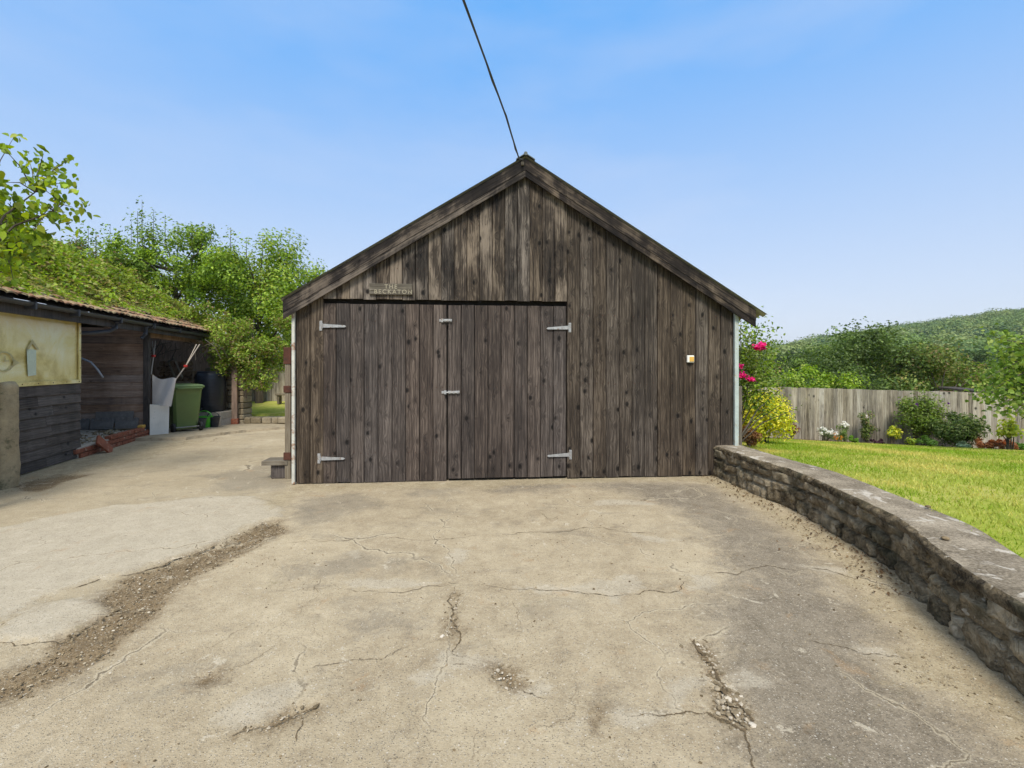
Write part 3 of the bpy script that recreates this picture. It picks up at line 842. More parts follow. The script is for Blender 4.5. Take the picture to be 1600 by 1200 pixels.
# boards left of the doors
def run(b, u0, u1, n, zlo, zhi, proud, t=.024, gap=.0045):
    w = (u1 - u0) / n
    for i in range(n):
        a = u0 + w * i
        dz = random.uniform(-.006, .006) if not callable(zlo) else 0
        f1 = (lambda a_, base=a: roofz(base + a_) - .005) if zhi is None else zhi + random.uniform(-.004, .004)
        b.board((a + gap / 2, -proud + random.uniform(-.004, .004), 0), GA, GD, GZv, w - gap - random.uniform(0, .003), t, (zlo + dz), f1, .006)
ug = fac(506, 600)[0]
run(fw, .03, ug, 2, .015, None, .012)
fw2 = B()
run(fw2, u_door1 + .006, GW - .03, 13, .02, None, .012)
run(gb_, ug, u_door1 + .004, 19, fac(700, 470)[1] + .005, None, .035, .03)
fw.build('front_wall', M['cladding'], garage, world=False)
fw2.build('front_wall', M['cladding'], garage, world=False)
gb_.build('gable', M['gable'], garage, world=False)
# dark sheet behind the boards, painted for the unlit inside (closes the gaps)
iw = B()
ip = [(0.04, .02), (GW - .04, .02), (GW - .04, roofz(GW - .04) - .03), (APEX, ZAP - .03), (.04, roofz(.04) - .03)]
iw.add([(u, .06, z) for u, z in ip] + [(u, .09, z) for u, z in ip], [(0, 1, 2, 3, 4), (9, 8, 7, 6, 5)] + [(i, (i + 1) % 5, (i + 1) % 5 + 5, i + 5) for i in range(5)])
GLEN = 8.0
iw.build('inner_frame', M['dark'], garage, world=False)
for sd, u in ((-1, 0.0), (1, GW)):
    b = B()
    n = 46; w = GLEN / n
    for i in range(n):
        if sd < 0: b.board((u, .02 + w * (i + 1), 0), (0, -1, 0), (1, 0, 0), GZv, w - .004, .024, .02, roofz(0) - .02)
        else: b.board((u, .02 + w * i, 0), (0, 1, 0), (-1, 0, 0), GZv, w - .004, .024, .02, roofz(GW) - .02)
    b.build('side_wall', M['cladding'], garage, world=False)
b = B(); run(b, .03, GW - .03, 33, -.2, None, -GLEN); b.build('back_wall', M['cladding'], garage, world=False)

# doors
def hinge(parent, px, py, right, tail):
    u, z = fac(px, py)
    s = 1 if right else -1
    b = B()
    b.box((u, -.017, z), (.017, .004, .062), 0, .002)                        # fixing plate on the frame
    L = tail
    a = u - s * .02; e = u - s * L
    y0, y1 = -.021, -.014
    dz = -.012 if right else -.006
    vs = [(a, y0, z + .024), (e, y0, z + .013 + dz), (e - s * .02, y0, z + dz), (e, y0, z - .013 + dz), (a, y0, z - .024)]
    vs += [(p[0], y1, p[2]) for p in vs]
    b.add(vs, [(0, 1, 2, 3, 4), (9, 8, 7, 6, 5)] + [(i, (i + 1) % 5, (i + 1) % 5 + 5, i + 5) for i in range(5)])
    b.tube([(u - s * .018, -.022, z - .035), (u - s * .018, -.022, z + .035)], .008, 8)
    sc = b
    for k in (.25, .5, .75):
        sc.lathe([(0, .003), (.005, .003), (.006, 0)], (u - s * L * k, -.0215, z + dz * k), 8, Matrix.Rotation(R(90), 3, 'X'))
    for dz2 in (-.045, .045):
        sc.lathe([(0, .003), (.005, .003), (.006, 0)], (u, -.0215, z + dz2), 8, Matrix.Rotation(R(90), 3, 'X'))
    return b.build('hinge', M['galv'], parent, world=False)
for side in (0, 1):
    b = B()
    if side == 0: run(b, u_door0, u_mid - .008, 9, .012, z_dt - .018, .0)
    else: run(b, u_mid + .008, u_door1, 9, .035, z_dt - .022, .0)
    d = b.build('door', M['door'], garage, world=False)
    bb = B()
    ua, ub = (u_door0, u_mid - .008) if side == 0 else (u_mid + .008, u_door1)
    for z in (.35, 1.2, 2.05): bb.box(((ua + ub) / 2, .043, z), ((ub - ua) / 2 - .06, .014, .07), 0, .003)
    bb.build('ledge', M['dark'], d, world=False)
    if side == 0:
        hinge(d, 502, 509, False, .29); hinge(d, 499, 716, False, .30)
    else:
        hinge(d, 890, 512, True, .29); hinge(d, 891, 710, True, .29)
def slide_bolt(px, py, ln):
    u, z = fac(px, py)
    b = B()
    b.box((u, -.008, z), (ln / 2, .004, .020), 0, .002)
    b.tube([(u - ln * .62, -.022, z), (u + ln * .5, -.022, z)], .008, 8)
    for k in (-.35, 0, .35): b.box((u + ln * k, -.018, z), (.010, .012, .016), 0, .003)
    b.tube([(u + ln * .3, -.024, z), (u + ln * .3, -.045, z - .01)], .006, 6)
    b.box((u - ln * .72, -.012, z), (.016, .010, .024), 0, .003)
    b.box((u - ln * .9, -.006, z), (.02, .004, .016), 0, .002)
    return b.build('bolt', M['galv'], garage, world=False)
slide_bolt(700, 501, .10); slide_bolt(709, 613, .15)
# drips of old putty beside the bolt
# barge boards
for side in (-1, 1):
    b = B()
    ue = fac(441, 470)[0] + .05 if side < 0 else fac(1177, 480)[0] - .03
    W_ = .205
    ln = abs(ue - APEX)
    ang = math.atan(SL)
    # vertical-cut ends: parallelogram in the gable plane
    y0, y1 = -.115, -.088
    def bz(u): return ZAP + .045 - SL * abs(u - APEX)
    for (o0, o1, yy) in ((0, .150, y0), (.150, .235, y0 + .006)):
        n = 24
        vs, gs, fs = [], [], []
        rr = (random.random(), random.random(), random.random())
        off = random.uniform(-20, 20)
        for i in range(n + 1):
            u = APEX + (ue - APEX) * i / n
            for (o, y) in ((o0, yy), (o1 - .003, yy), (o1 - .003, y1), (o0, y1)):
                vs.append((u, y, bz(u) - o)); gs.append((o + off, y, ln * i / n * 1.15 + off))
        for i in range(n):
            for k in range(4):
                j = (k + 1) % 4
                fs.append((i * 4 + k, i * 4 + j, i * 4 + 4 + j, i * 4 + 4 + k))
        fs += [(0, 1, 2, 3), (n * 4 + 3, n * 4 + 2, n * 4 + 1, n * 4)]
        b.add(vs, fs, gs, rr)
    b.build('bargeboard', M['barge'], garage, world=False)
# corrugated roof
rf = B(); ru = B()
for side in (-1, 1):
    ue = fac(436, 470)[0] + .06 if side < 0 else fac(1190, 480)[0] + .0
    ny_ = 220; nu = 2
    y0, y1 = -.14, GLEN + .15
    for th in (0, 1):
        vs, fs = [], []
        for j in range(ny_ + 1):
            y = y0 + (y1 - y0) * j / ny_
            c = .016 * math.sin(y * 2 * math.pi / .146)
            for i in range(nu + 1):
                u = APEX + (ue - APEX) * i / nu
                vs.append((u, y, ZAP + .068 - SL * abs(u - APEX) + c - th * .006))
        for j in range(ny_):
            for i in range(nu):
                a = j * (nu + 1) + i
                fs.append((a, a + 1, a + nu + 2, a + nu + 1))
        (rf if th == 0 else ru).add(vs, fs)
rf_o = rf.build('roof', M['roof_sheet'], garage, world=False)
ru.build('underside', M['roof_under'], rf_o, world=False)
rc = B()
rc.tube([(APEX, -.155, ZAP + .092), (APEX, GLEN + .16, ZAP + .092)], .024, 10)
for sd in (-1, 1):
    vs = []
    for y in (-.15, GLEN + .15):
        for k, (du, dz) in enumerate(((0, .100), (.12, .100 - .12 * SL), (.12, .090 - .12 * SL), (0, .090))):
            vs.append((APEX + sd * du, y, ZAP + dz))
    rc.add(vs, [(0, 1, 5, 4), (1, 2, 6, 5), (2, 3, 7, 6), (3, 0, 4, 7), (0, 1, 2, 3), (4, 5, 6, 7)])
rc.build('ridge_cap', M['roof_sheet'], rf_o, world=False)
# soffit strip under the right eave, and corner trims
b = B(); b.box((-.002, -.02, roofz(0) / 2 - .02), (.019, .022, roofz(0) / 2 - .03), 0, .004); b.build('corner_trim', M['paint_trim'], garage, world=False)
b = B(); b.box((GW + .008, -.02, roofz(GW) / 2 + .0), (.028, .022, roofz(GW) / 2 - .02), 0, .004); b.build('corner_trim', M['paint_green'], garage, world=False)
# rusty nail heads in rows across the boards
def nails(zs, u0, u1, y, step=.1727 / 2):
    b = B(); u = u0 + .045
    while u < u1:
        for z in zs:
            if z < roofz(u) - .15: b.lathe([(0, .0022), (.0042, .0018), (.0055, -.001)], (u + random.uniform(-.008, .008), y, z + random.uniform(-.012, .012)), 6, Matrix.Rotation(R(90), 3, 'X'))
        u += step
    return b
for zs, u0, u1, y in (((.30, 1.25, 2.15, 2.9, 3.5), u_door1, GW, -.013), ((2.72, 3.3, 3.8), ug, u_door1, -.036), ((.38, 1.22, 2.06), u_door0, u_door1, -.001)):
    nl_o = nails(zs, u0, u1, y).build('nail_row', M['rust'], garage, world=False); nl_o['kind'] = 'stuff'
# cable anchor on the gable
b = B(); u, z = fac(815, 262); b.box((u, -.125, z), (.018, .014, .022), 0, .006)
b.build('cable_bracket', M['post'], garage, world=False)

def gw(u, y, z):
    return Matrix.Translation(GL) @ Matrix.Rotation(GTH, 4, 'Z') @ Vector((u, y, z))

# wooden name sign above the left door
u, z = fac(612, 453)
sign = thing('name_sign', 'small weathered wooden name board with carved letters above the left garage door', 'sign', gw(u, -.04, z), GTH)
b = B()
b.prism([(-.068, .0), (-.072, -.014), (-.066, -.024), (.066, -.024), (.072, -.014), (.068, 0)], (0, 0, 0), (0, 0, 1), (0, 1, 0), (1, 0, 0), -.265, .265, 14)
b.build('board', M['sign'], sign, world=False)
def lettering(parent, body, size, loc, mat, name='lettering', ext=.0006, rx=90):
    cu = bpy.data.curves.new('text', 'FONT'); cu.body = body; cu.size = size; cu.extrude = ext
    cu.align_x = 'CENTER'; cu.align_y = 'CENTER'; cu.space_character = 1.3
    to = bpy.data.objects.new('text', cu); COL.objects.link(to)
    bpy.context.view_layer.update()
    me = bpy.data.meshes.new_from_object(to.evaluated_get(bpy.context.evaluated_depsgraph_get()))
    bpy.data.objects.remove(to)
    me.transform(Matrix.Translation(loc) @ Matrix.Rotation(R(rx), 4, 'X'))
    me.name = name; me.materials.clear()
    return link(name, me, mat, parent, world=False)
M['letter'] = mat_plain('carved letter edge', (.34, .30, .21), .9, .3, 30)
M['letter_dark'] = mat_plain('carved letter shade', (.075, .06, .04), .9, .3, 30)
lettering(sign, 'THE', .075, (.0, -.0245, .030), M['letter'])
lettering(sign, 'BECKATON', .075, (.03, -.0245, -.034), M['letter'])
for x_ in (-.225, .225):
    b = B(); b.box((x_, -.025, -.018), (.022, .002, .004), 0, .001)
    b.build('screw_slot', M['letter_dark'], sign, world=False)

# little sensor box on the right of the facade
u, z = fac(1077, 561)
box = thing('sensor_box', 'small white box with an amber lens on the right half of the garage front', 'sensor box', gw(u, -.014, z), GTH)
b = B(); b.box((0, -.018, 0), (.048, .018, .048), 0, .008); b.build('housing', M['label_white'], box, world=False)
b = B(); b.box((.010, -.038, -.002), (.030, .004, .032), 0, .004); b.build('lens', M['amber'], box, world=False)

# overhead cable
pa = gw(fac(815, 262)[0], -.15, fac(815, 258)[1])
pts = [pa, P3(811, 248, 5.92), P3(806, 232, 5.8), P3(800, 213, 5.65), P3(790, 180, 5.4), P3(770, 125, 4.95), P3(748, 65, 4.45), P3(723, -2, 3.95)]
d_ = (pts[-1] - pts[-2]).normalized()
pts += [pts[-1] + d_ * 3, pts[-1] + d_ * 7 + Vector((0, 0, -.1)), pts[-1] + d_ * 14 + Vector((0, 0, .6))]
b = B(); b.tube(pts, [.009] * 3 + [.0095] * 8, 8)
pts2 = [p + Vector((.012 * math.sin(i * 2.1), 0, .012 * math.cos(i * 2.1))) for i, p in enumerate(pts)]
b.tube(pts2, .006, 6)
tag(b.build('overhead_cable', M['cable']), 'dark overhead cable running down from the sky to the garage gable', 'cable')

# rusty post and little bench on the left side of the garage
b = B()
root = thing('rusty_post', 'rust stained timber post standing against the left side of the garage', 'post', gw(-.185, .3, 0), GTH)
b.board((-.045, 0, 0), GA, GD, GZv, .075, .07, 0, 1.72, .006); b.build('post', M['post'], root, world=False)
b = B()
for z, hh in ((1.62, .11), (1.18, .045), (.30, .05)):
    b = B(); b.box((-.01, .03, z), (.048, .042, hh), 0, .004)
    b.build('iron_strap', M['rust'], root, world=False)
root = thing('plank_bench', 'low plank bench on a short block beside the garage corner', 'bench', gw(-.35, .42, 0), GTH)
b = B(); b.board((-.17, -.13, .24), (0, 1, 0), (0, 0, -1), (1, 0, 0), .28, .055, 0, .33, .006); b.build('seat', M['post'], root, world=False)
b = B(); b.box((.03, .0, .0925), (.10, .09, .092), 0, .01); b.build('leg', M['black_board'], root, world=False)

# ------------------------------------------------------------------ RETAINING WALL
def curve_pts(pts, step=.05):
    pts = [Vector((p[0], p[1], 0)) for p in pts]
    # catmull-rom
    out = []
    for i in range(len(pts) - 1):
        p0 = pts[max(i - 1, 0)]; p1 = pts[i]; p2 = pts[i + 1]; p3 = pts[min(i + 2, len(pts) - 1)]
        n = max(2, int((p2 - p1).length / step))
        for k in range(n):
            t = k / n
            out.append(.5 * ((2 * p1) + (p2 - p0) * t + (2 * p0 - 5 * p1 + 4 * p2 - p3) * t * t + (3 * p1 - p0 - 3 * p2 + p3) * t ** 3))
    out.append(pts[-1]); return out
WC = curve_pts([(2.72, 6.52)] + WALL_FOOT[1:], .04)
WN, WS = [], [0]
for i, p in enumerate(WC):
    t = (WC[min(i + 3, len(WC) - 1)] - WC[max(i - 3, 0)]).normalized()
    WN.append(Vector((t.y, -t.x, 0)) if t.y < 0 and False else Vector((t.y, -t.x, 0)))
    if i: WS.append(WS[-1] + (p - WC[i - 1]).length)
def wall_at(s, out, z):
    s = min(max(s, 0), WS[-1] - 1e-4)
    i = int(np.searchsorted(WS, s)) - 1; i = max(i, 0)
    f = (s - WS[i]) / (WS[i + 1] - WS[i])
    return WC[i].lerp(WC[i + 1], f) + WN[i].lerp(WN[i + 1], f) * out + Vector((0, 0, z))
# WN points towards the driveway (t.y<0 -> n.x<0)
wall = thing('retaining_wall', 'low curved rubble stone retaining wall with a concrete coping, edging the lawn', 'wall', (2.7, 4.5, 0))
stb = B()
WLEN = WS[-1]
HW = .36
rows = [0, .125, .245, HW]
for r in range(3):
    s = random.uniform(-.1, 0)
    while s < WLEN:
        w = random.uniform(.12, .34) * (1.15 if r in (1, 2) else .9)
        if random.random() < .12: w = .07
        z0 = rows[r] + random.uniform(-.012, .012); z1 = rows[r + 1] + random.uniform(-.012, .012)
        if r == 0: z0 = -.03
        if r == 2: z1 = HW + .01
        if r < 2 and random.random() < .16: z1 += .05
        g = .006
        nu, nv = 9, 7
        vs, fs, gs = [], [], []
        bul = random.uniform(.005, .035); tl = random.uniform(-.03, .03); tv = random.uniform(-.02, .02)
        cj = [[random.uniform(-.014, .014) for _ in range(2)] for _ in range(4)]
        so_ = random.uniform(0, 50)
        for j in range(nv + 1):
            for i in range(nu + 1):
                a, c = i / nu, j / nv
                ds = sum(cj[k][0] * wt_ for k, wt_ in enumerate(((1 - a) * (1 - c), a * (1 - c), a * c, (1 - a) * c)))
                dz = sum(cj[k][1] * wt_ for k, wt_ in enumerate(((1 - a) * (1 - c), a * (1 - c), a * c, (1 - a) * c)))
                ss_ = s + g + (w - 2 * g) * a + ds
                zz = z0 + g + (z1 - z0 - 2 * g) * c + dz
                e = (1 - abs(2 * a - 1) ** 12) * (1 - abs(2 * c - 1) ** 9)
                nz_ = mnoise.fractal((ss_ * 14, zz * 14, so_), .8, 2.2, 5) * .020
                out = -.045 + e * (.044 + bul * .35) + nz_ * e * 1.2 + tl * (a - .5) * e + tv * (c - .5) * e
                p = wall_at(ss_, out, zz + mnoise.noise((ss_ * 9, zz * 9, so_ + 9)) * .008)
                vs.append(p); gs.append(p)
        for j in range(nv):
            for i in range(nu):
                k = j * (nu + 1) + i
                fs.append((k, k + 1, k + nu + 2, k + nu + 1))
        stb.add(vs, fs, gs)
        s += w
# hearting behind the face stones
n = int(WLEN / .05)
vs, fs = [], []
for i in range(n + 1):
    s = WLEN * i / n
    for o_, z in ((-.036, -.05), (-.036, HW), (-.40, HW), (-.40, -.6)):
        vs.append(wall_at(s, o_, z))
for i in range(n):
    for k in range(3): fs.append((i * 4 + k, i * 4 + k + 1, i * 4 + k + 5, i * 4 + k + 4))
fs += [(0, 1, 2, 3)]
stb.add(vs, fs)
stb.build('stonework', M['stone'], wall, smooth=True)
# the coping: cast concrete with a crumbling edge
cp = B()
n = int(WLEN / .022)
prof = [(.004, HW - .02), (.014, HW + .006), (.010, HW + .034), (-.010, HW + .050)] + [(-.05 - .07 * k, HW + .055 + .004 * math.sin(k * 1.3)) for k in range(5)] + [(-.40, HW + .045), (-.42, HW - .03)]
vs, fs = [], []
m = len(prof)
for i in range(n + 1):
    s = WLEN * i / n
    for k, (o_, z) in enumerate(prof):
        nz_ = mnoise.fractal((s * 7, k * 1.7, 2.0), .8, 2.0, 4)
        nz2 = mnoise.noise((s * 2.2, k * .4, 7.0))
        oo = o_ + nz_ * (.022 if k < 4 else .006) + (nz2 * .02 if k < 4 else nz2 * .03 if k > m - 3 else 0)
        vs.append(wall_at(s, oo, z + nz_ * (.012 if k < 4 else .004) + nz2 * .008))
for i in range(n):
    for k in range(m - 1): fs.append((i * m + k, i * m + k + 1, i * m + m + k + 1, i * m + m + k))
fs += [tuple(range(m))]
cp.add(vs, fs)
co = cp.build('coping', M['coping'], wall, smooth=True)
co.data.materials.append(M['stone'])
for i, pl_ in enumerate(co.data.polygons):
    if i < n * (m - 1) and i % (m - 1) < 3: pl_.material_index = 1
# dropped stone and snail on the coping
for (px_, py_, sz, lab) in ((1477, 843, .022, 'small tan pebble lying on top of the stone wall coping'), (1450, 793, .018, 'little dark brown chip on the lawn side edge of the coping')):
    p = G(px_, py_, HW + .06)
    b = B(); b.lathe([(0, -.5 * sz), (.8 * sz, -.3 * sz), (1.1 * sz, 0), (.7 * sz, .4 * sz), (0, .5 * sz)], (p[0], p[1], HW + .068), 9)
    o = b.build('pebble', M['grit'], smooth=True)
    tag(o, lab, 'pebble')

# ------------------------------------------------------------------ LAWN, BORDER, FENCE (right)
FA = Vector((6.1, 13.6)); FB = Vector((13.6, 10.25))
def fence_y(X): return FA.y + (FB.y - FA.y) * (X - FA.x) / (FB.x - FA.x)
def lawn_z(X, Y):
    yf = np.clip(fence_y(X), 8, 16)
    r = np.clip((Y - 3.6) / (yf - 3.6), 0, 1.6)
    return .385 - .93 * r ** 1.3
lx = np.concatenate([np.arange(1.9, 12, .1), np.arange(12, 30, .6)]); ly = np.concatenate([np.arange(-3, 16, .1), np.arange(16, 30, .6)])
LX, LY = np.meshgrid(lx, ly); LZ = lawn_z(LX, LY)
# keep only cells behind the wall's inner edge
inner = [wall_at(s, -.35, 0) for s in np.linspace(0, WLEN, 60)]
iy = np.array([p.y for p in inner])[::-1]; ix = np.array([p.x for p in inner])[::-1]
edge = np.interp(LY, iy, ix, left=ix[0], right=GL.x + GW * GCOS + .03)
edge = np.where(LY > 6.5, 3.02 - (LY - 6.5) * GS + .02, edge)
LXs = np.where(LX < edge, edge, LX)
LZ = lawn_z(LXs, LY)
n1, n2 = LX.shape
vsl = np.stack([LXs, LY, LZ], -1).reshape(-1, 3)
ii = np.arange(n1 * n2).reshape(n1, n2)
q = np.stack([ii[:-1, :-1], ii[:-1, 1:], ii[1:, 1:], ii[1:, :-1]], -1).reshape(-1, 4)
ok = (LX[:-1, 1:] > edge[:-1, 1:]).ravel() | (LX[1:, 1:] > edge[1:, 1:]).ravel()
me = bpy.data.meshes.new('lawn'); me.from_pydata(vsl.tolist(), [], q[ok].tolist())
tag(link('lawn', me, M['lawn'], smooth=True), kind='structure')
# grass blades
nb = 90000
bx = RNG.uniform(2.3, 13, nb * 2); by = RNG.uniform(2.0, 13.4, nb * 2)
e2 = np.interp(by, iy, ix); e2 = np.where(by > 6.5, 3.06 - (by - 6.5) * GS, e2)
okb = (bx > e2 - .02) & (by < fence_y(bx) - .55) & (bx / by < 1.35)
bx, by = bx[okb][:nb], by[okb][:nb]
n = len(bx); bzv = lawn_z(bx, by)
hh = RNG.uniform(.012, .038, n) * (1 + .1 * by / 6); an = RNG.uniform(0, 6.28, n); wd = .0035 * (1 + by / 6)
le = RNG.normal(0, .014, (n, 2))
V = np.empty((n, 3, 3))
V[:, 0] = np.stack([bx - np.cos(an) * wd, by - np.sin(an) * wd, bzv - .004], -1)
V[:, 1] = np.stack([bx + np.cos(an) * wd, by + np.sin(an) * wd, bzv - .004], -1)
V[:, 2] = np.stack([bx + le[:, 0], by + le[:, 1], bzv + hh], -1)
me = bpy.data.meshes.new('grass')
me.vertices.add(n * 3); me.loops.add(n * 3); me.polygons.add(n)
me.vertices.foreach_set('co', V.ravel()); me.loops.foreach_set('vertex_index', np.arange(n * 3, dtype='i'))
me.polygons.foreach_set('loop_start', np.arange(0, n * 3, 3, dtype='i')); me.polygons.foreach_set('loop_total', np.full(n, 3, 'i'))
me.update()
dry = np.array([mnoise.fractal((x * .9, y * .9, 1.0), .8, 2.1, 4) for x, y in zip(bx, by)])
pw = np.clip(.36 + dry * .95 + RNG.normal(0, .17, n), 0, 1)[:, None]
cg = np.array([.24, .36, .028]) * (1 - pw) + np.array([.60, .53, .14]) * pw
cg *= RNG.uniform(.75, 1.2, (n, 1))
ca = me.attributes.new('Col', 'FLOAT_COLOR', 'POINT'); C4 = np.ones((n, 3, 4)); C4[:, :, :3] = cg[:, None, :]
ca.data.foreach_set('color', C4.ravel().astype('f'))
tag(link('grass', me, M['leaf']), 'short mown grass with yellowing patches on the lawn', 'grass', kind='stuff')
# border soil
b = B(); vs, fs = [], []
for i in range(61):
    X = FA.x - 1.5 + (FB.x + 2 - FA.x + 1.5) * i / 60
    yf = fence_y(X)
    for k, o_ in enumerate((-.75 + .12 * math.sin(i * .9), -.4, .1)):
        vs.append((X, yf + o_, float(lawn_z(np.array(X), np.array(yf + o_))) + .012 + (.04 if k == 1 else 0)))
for i in range(60):
    for k in range(2): fs.append((i * 3 + k, i * 3 + k + 1, i * 3 + k + 4, i * 3 + k + 3))
b.add(vs, fs); tag(b.build('flower_bed', M['soil'], smooth=True), kind='structure')

def board_fence(name, label, A2, B2, zb, zt, pitch, mat, post_gap=2.4, front=(0, -1)):
    A2 = Vector((A2[0], A2[1], 0)); B2 = Vector((B2[0], B2[1], 0))
    d = (B2 - A2); L = d.length; d.normalize(); nrm = Vector((d.y, -d.x, 0))
    if nrm.dot(Vector((front[0], front[1], 0))) < 0: nrm = -nrm
    root = thing(name, label, 'fence', (A2.x, A2.y, min(zb)))
    b = B(); n = int(L / pitch)
    for i in range(n):
        s = i * pitch; f = s / L
        zz0 = zb[0] + (zb[1] - zb[0]) * f; zz1 = zt[0] + (zt[1] - zt[0]) * f + random.uniform(-.006, .008)
        o_ = A2 + d * s + nrm * (.012 + random.uniform(0, .006) + .016 * (i % 2))
        w = pitch + .012
        b.prism([(0, .012), (0, -.002), (w - .014, -.022), (w - .002, -.014), (w - .002, .012)], o_, d, -nrm, (0, 0, 1), zz0 + .03, zz1)
    b.build('boards', mat, root)
    b = B()
    for f_ in (.15, .55, .88):
        za = zb[0] + (zt[0] - zb[0]) * f_; zc = zb[1] + (zt[1] - zb[1]) * f_
        b.prism([(-.03, -.02), (.03, -.02), (.03, -.06), (-.03, -.06)], A2 + Vector((0, 0, za)), (0, 0, 1), nrm, (d * L + Vector((0, 0, zc - za))).normalized(), 0, L)
    b.build('rail', mat, root)
    k = int(L / post_gap)
    for i in range(k + 1):
        s = min(i * post_gap, L); f = s / L
        p = A2 + d * s - nrm * .11
        bb = B(); z0 = zb[0] + (zb[1] - zb[0]) * f; z1 = zt[0] + (zt[1] - zt[0]) * f
        bb.box((p.x, p.y, (z0 + z1) / 2 - .1), (.045, .045, (z1 - z0) / 2 + .05), math.atan2(d.y, d.x), .006)
        bb.build('post', mat, root)
    return root
def lz(X, Y): return float(lawn_z(np.array(X), np.array(Y)))
board_fence('garden_fence', 'long pale weathered closeboard fence behind the lawn and flower border', (FA.x - 1.5, fence_y(FA.x - 1.5)), (FB.x + 2, fence_y(FB.x + 2)), (-.56, -.55), (.93, .78), .104, M['fence'])
# post beside the garage's right corner
root = thing('fence_post', 'grey square timber post right beside the garage corner at the wall', 'post', (3.145, 6.68, .1))
b = B(); b.box((3.145, 6.68, .73), (.040, .04, .47), GTH, .006); b.build('post', M['post'], root)

# ------------------------------------------------------------------ GARDEN PLANTS
def flowers(root, P, size, cols, name='flower'):
    """each flower a small ring of petals"""
    for p, c in zip(P, cols):
        PP = np.array(p) + RNG.normal(0, size * .26, (9, 3))
        leaf_mesh('flower', PP, size * .8, np.array([c] * 9) * RNG.uniform(.8, 1.15, (9, 1)), M['petal'], root, up=.2, aspect=.9)
def shrub(name, label, cat, px, py_base, Y, h, w, n, leaf, pal, ncl=14, group=None, flower=None, mat=None, stems=6, depth=None, up=.4, aspect=.6, lean=0):
    X = (px - 800) / FPX * Y
    z = lz(X, Y) + .01
    root = thing(name, label, cat, (X, Y, z), 0, group)
    dp = depth or w
    P, ids, cc = clump_points((X + lean, Y, z + h * .56), (w * .42, dp * .42, h * .42), ncl, min(w, h) * .27, n, .15, z + .02)
    leaf_mesh('foliage', P, leaf, palette(n, pal, ids), mat or M['leaf'], root, up=up, aspect=aspect, nrm=radial(P, ids, cc, (X, Y, z + h * .4)), nj=.6)
    b = B()
    for i in range(min(stems, ncl)):
        e = Vector(cc[i]); s = Vector((X + random.uniform(-.06, .06), Y + random.uniform(-.04, .04), z - .02))
        b.tube([s, s.lerp(e, .5) + Vector((0, 0, h * .08)), e], [.014, .010, .004], 5)
    b.build('stem', M['bark'], root)
    if flower:
        cnt, fs_, fc, zlo = flower
        k = RNG.integers(0, n, cnt)
        FP = P[k].copy(); FP[:, 2] = np.maximum(FP[:, 2] + .03, z + h * zlo); FP[:, 1] -= dp * .12
        FP += RNG.normal(0, .02, FP.shape)
        flowers(root, FP, fs_, [fc] * cnt, 'flowers')
    return root
YEL = [(.62, .60, .03), (.50, .55, .03), (.72, .66, .06), (.36, .46, .03), (.80, .72, .10)]

def fY(px):     # depth of the fence behind a photo column
    k = (px - 800) / FPX
    m = (FB.y - FA.y) / (FB.x - FA.x)
    return (FA.y - m * FA.x) / (1 - m * k)
shrub('golden_shrub', 'large bright golden yellow shrub next to the garage corner', 'shrub', 1196, 685, 9.3, .98, 1.12, 15000, .05, YEL, 60)
shrub('dead_fern', 'rust brown dried fern low beneath the golden shrub', 'plant', 1171, 688, 8.3, .36, .34, 1300, .07, [(.30, .15, .05), (.38, .22, .08), (.22, .10, .04), (.42, .28, .12)], 9, aspect=.3)
shrub('red_shrub', 'small dark red leaved shrub against the fence beside the golden shrub', 'shrub', 1238, 683, fY(1238) - .45, .52, .38, 600, .045, [(.17, .06, .035), (.12, .045, .03), (.22, .10, .05)], 9)
shrub('daisy_clump', 'clump of white daisies with grey green leaves by the fence', 'flowers', 1288, 690, fY(1288) - .62, .36, .62, 900, .04, [(.14, .19, .08), (.18, .23, .11), (.10, .15, .05)], 12, flower=(46, .05, (.82, .80, .74), .7), aspect=.3)
shrub('white_umbel', 'upright feathery green plant topped with white flowers near the fence', 'flowers', 1318, 690, fY(1318) - .5, .52, .34, 700, .05, [(.20, .32, .06), (.26, .38, .08), (.15, .25, .04)], 9, flower=(12, .055, (.84, .82, .76), .92), aspect=.22)
shrub('orange_flower', 'tiny patch of orange flowers between the daisies and the feathery plant', 'flowers', 1309, 692, fY(1309) - .8, .18, .22, 160, .035, [(.20, .24, .05), (.14, .19, .03)], 5, flower=(16, .035, (.60, .26, .03), .5))
shrub('low_green_plant', 'low bright green leafy clump in front of the feathery plant', 'plant', 1334, 692, fY(1334) - .75, .16, .42, 420, .05, [(.16, .30, .03), (.20, .36, .05)], 8)
shrub('climbing_rose', 'slim dark green climbing rose with pale blooms on the fence', 'climber', 1354, 690, fY(1354) - .28, .92, .42, 1500, .045, OLIVE + DARKS, 16, flower=(4, .06, (.78, .70, .66), .6), depth=.3)
shrub('purple_heuchera', 'low dark purple leaved plant at the edge of the lawn', 'plant', 1371, 693, fY(1371) - .72, .14, .34, 420, .05, [(.055, .018, .03), (.08, .028, .045), (.04, .016, .024)], 7)
shrub('yellow_shrublet', 'small lime yellow shrub on thin stems before the fence', 'shrub', 1394, 692, fY(1394) - .55, .44, .38, 700, .05, YEL[1:4] + [(.34, .42, .05)], 9)
shrub('lime_plant', 'low yellow green tuft right of the small lime yellow shrub', 'plant', 1418, 697, fY(1418) - .62, .24, .34, 420, .05, [(.28, .36, .04), (.20, .30, .03), (.38, .42, .06)], 7)
shrub('green_mound', 'neat rounded mid green mound at the lawn edge under the big climber', 'plant', 1449, 698, fY(1449) - .72, .24, .42, 900, .035, [(.13, .26, .04), (.17, .31, .06), (.10, .2, .03)], 10)
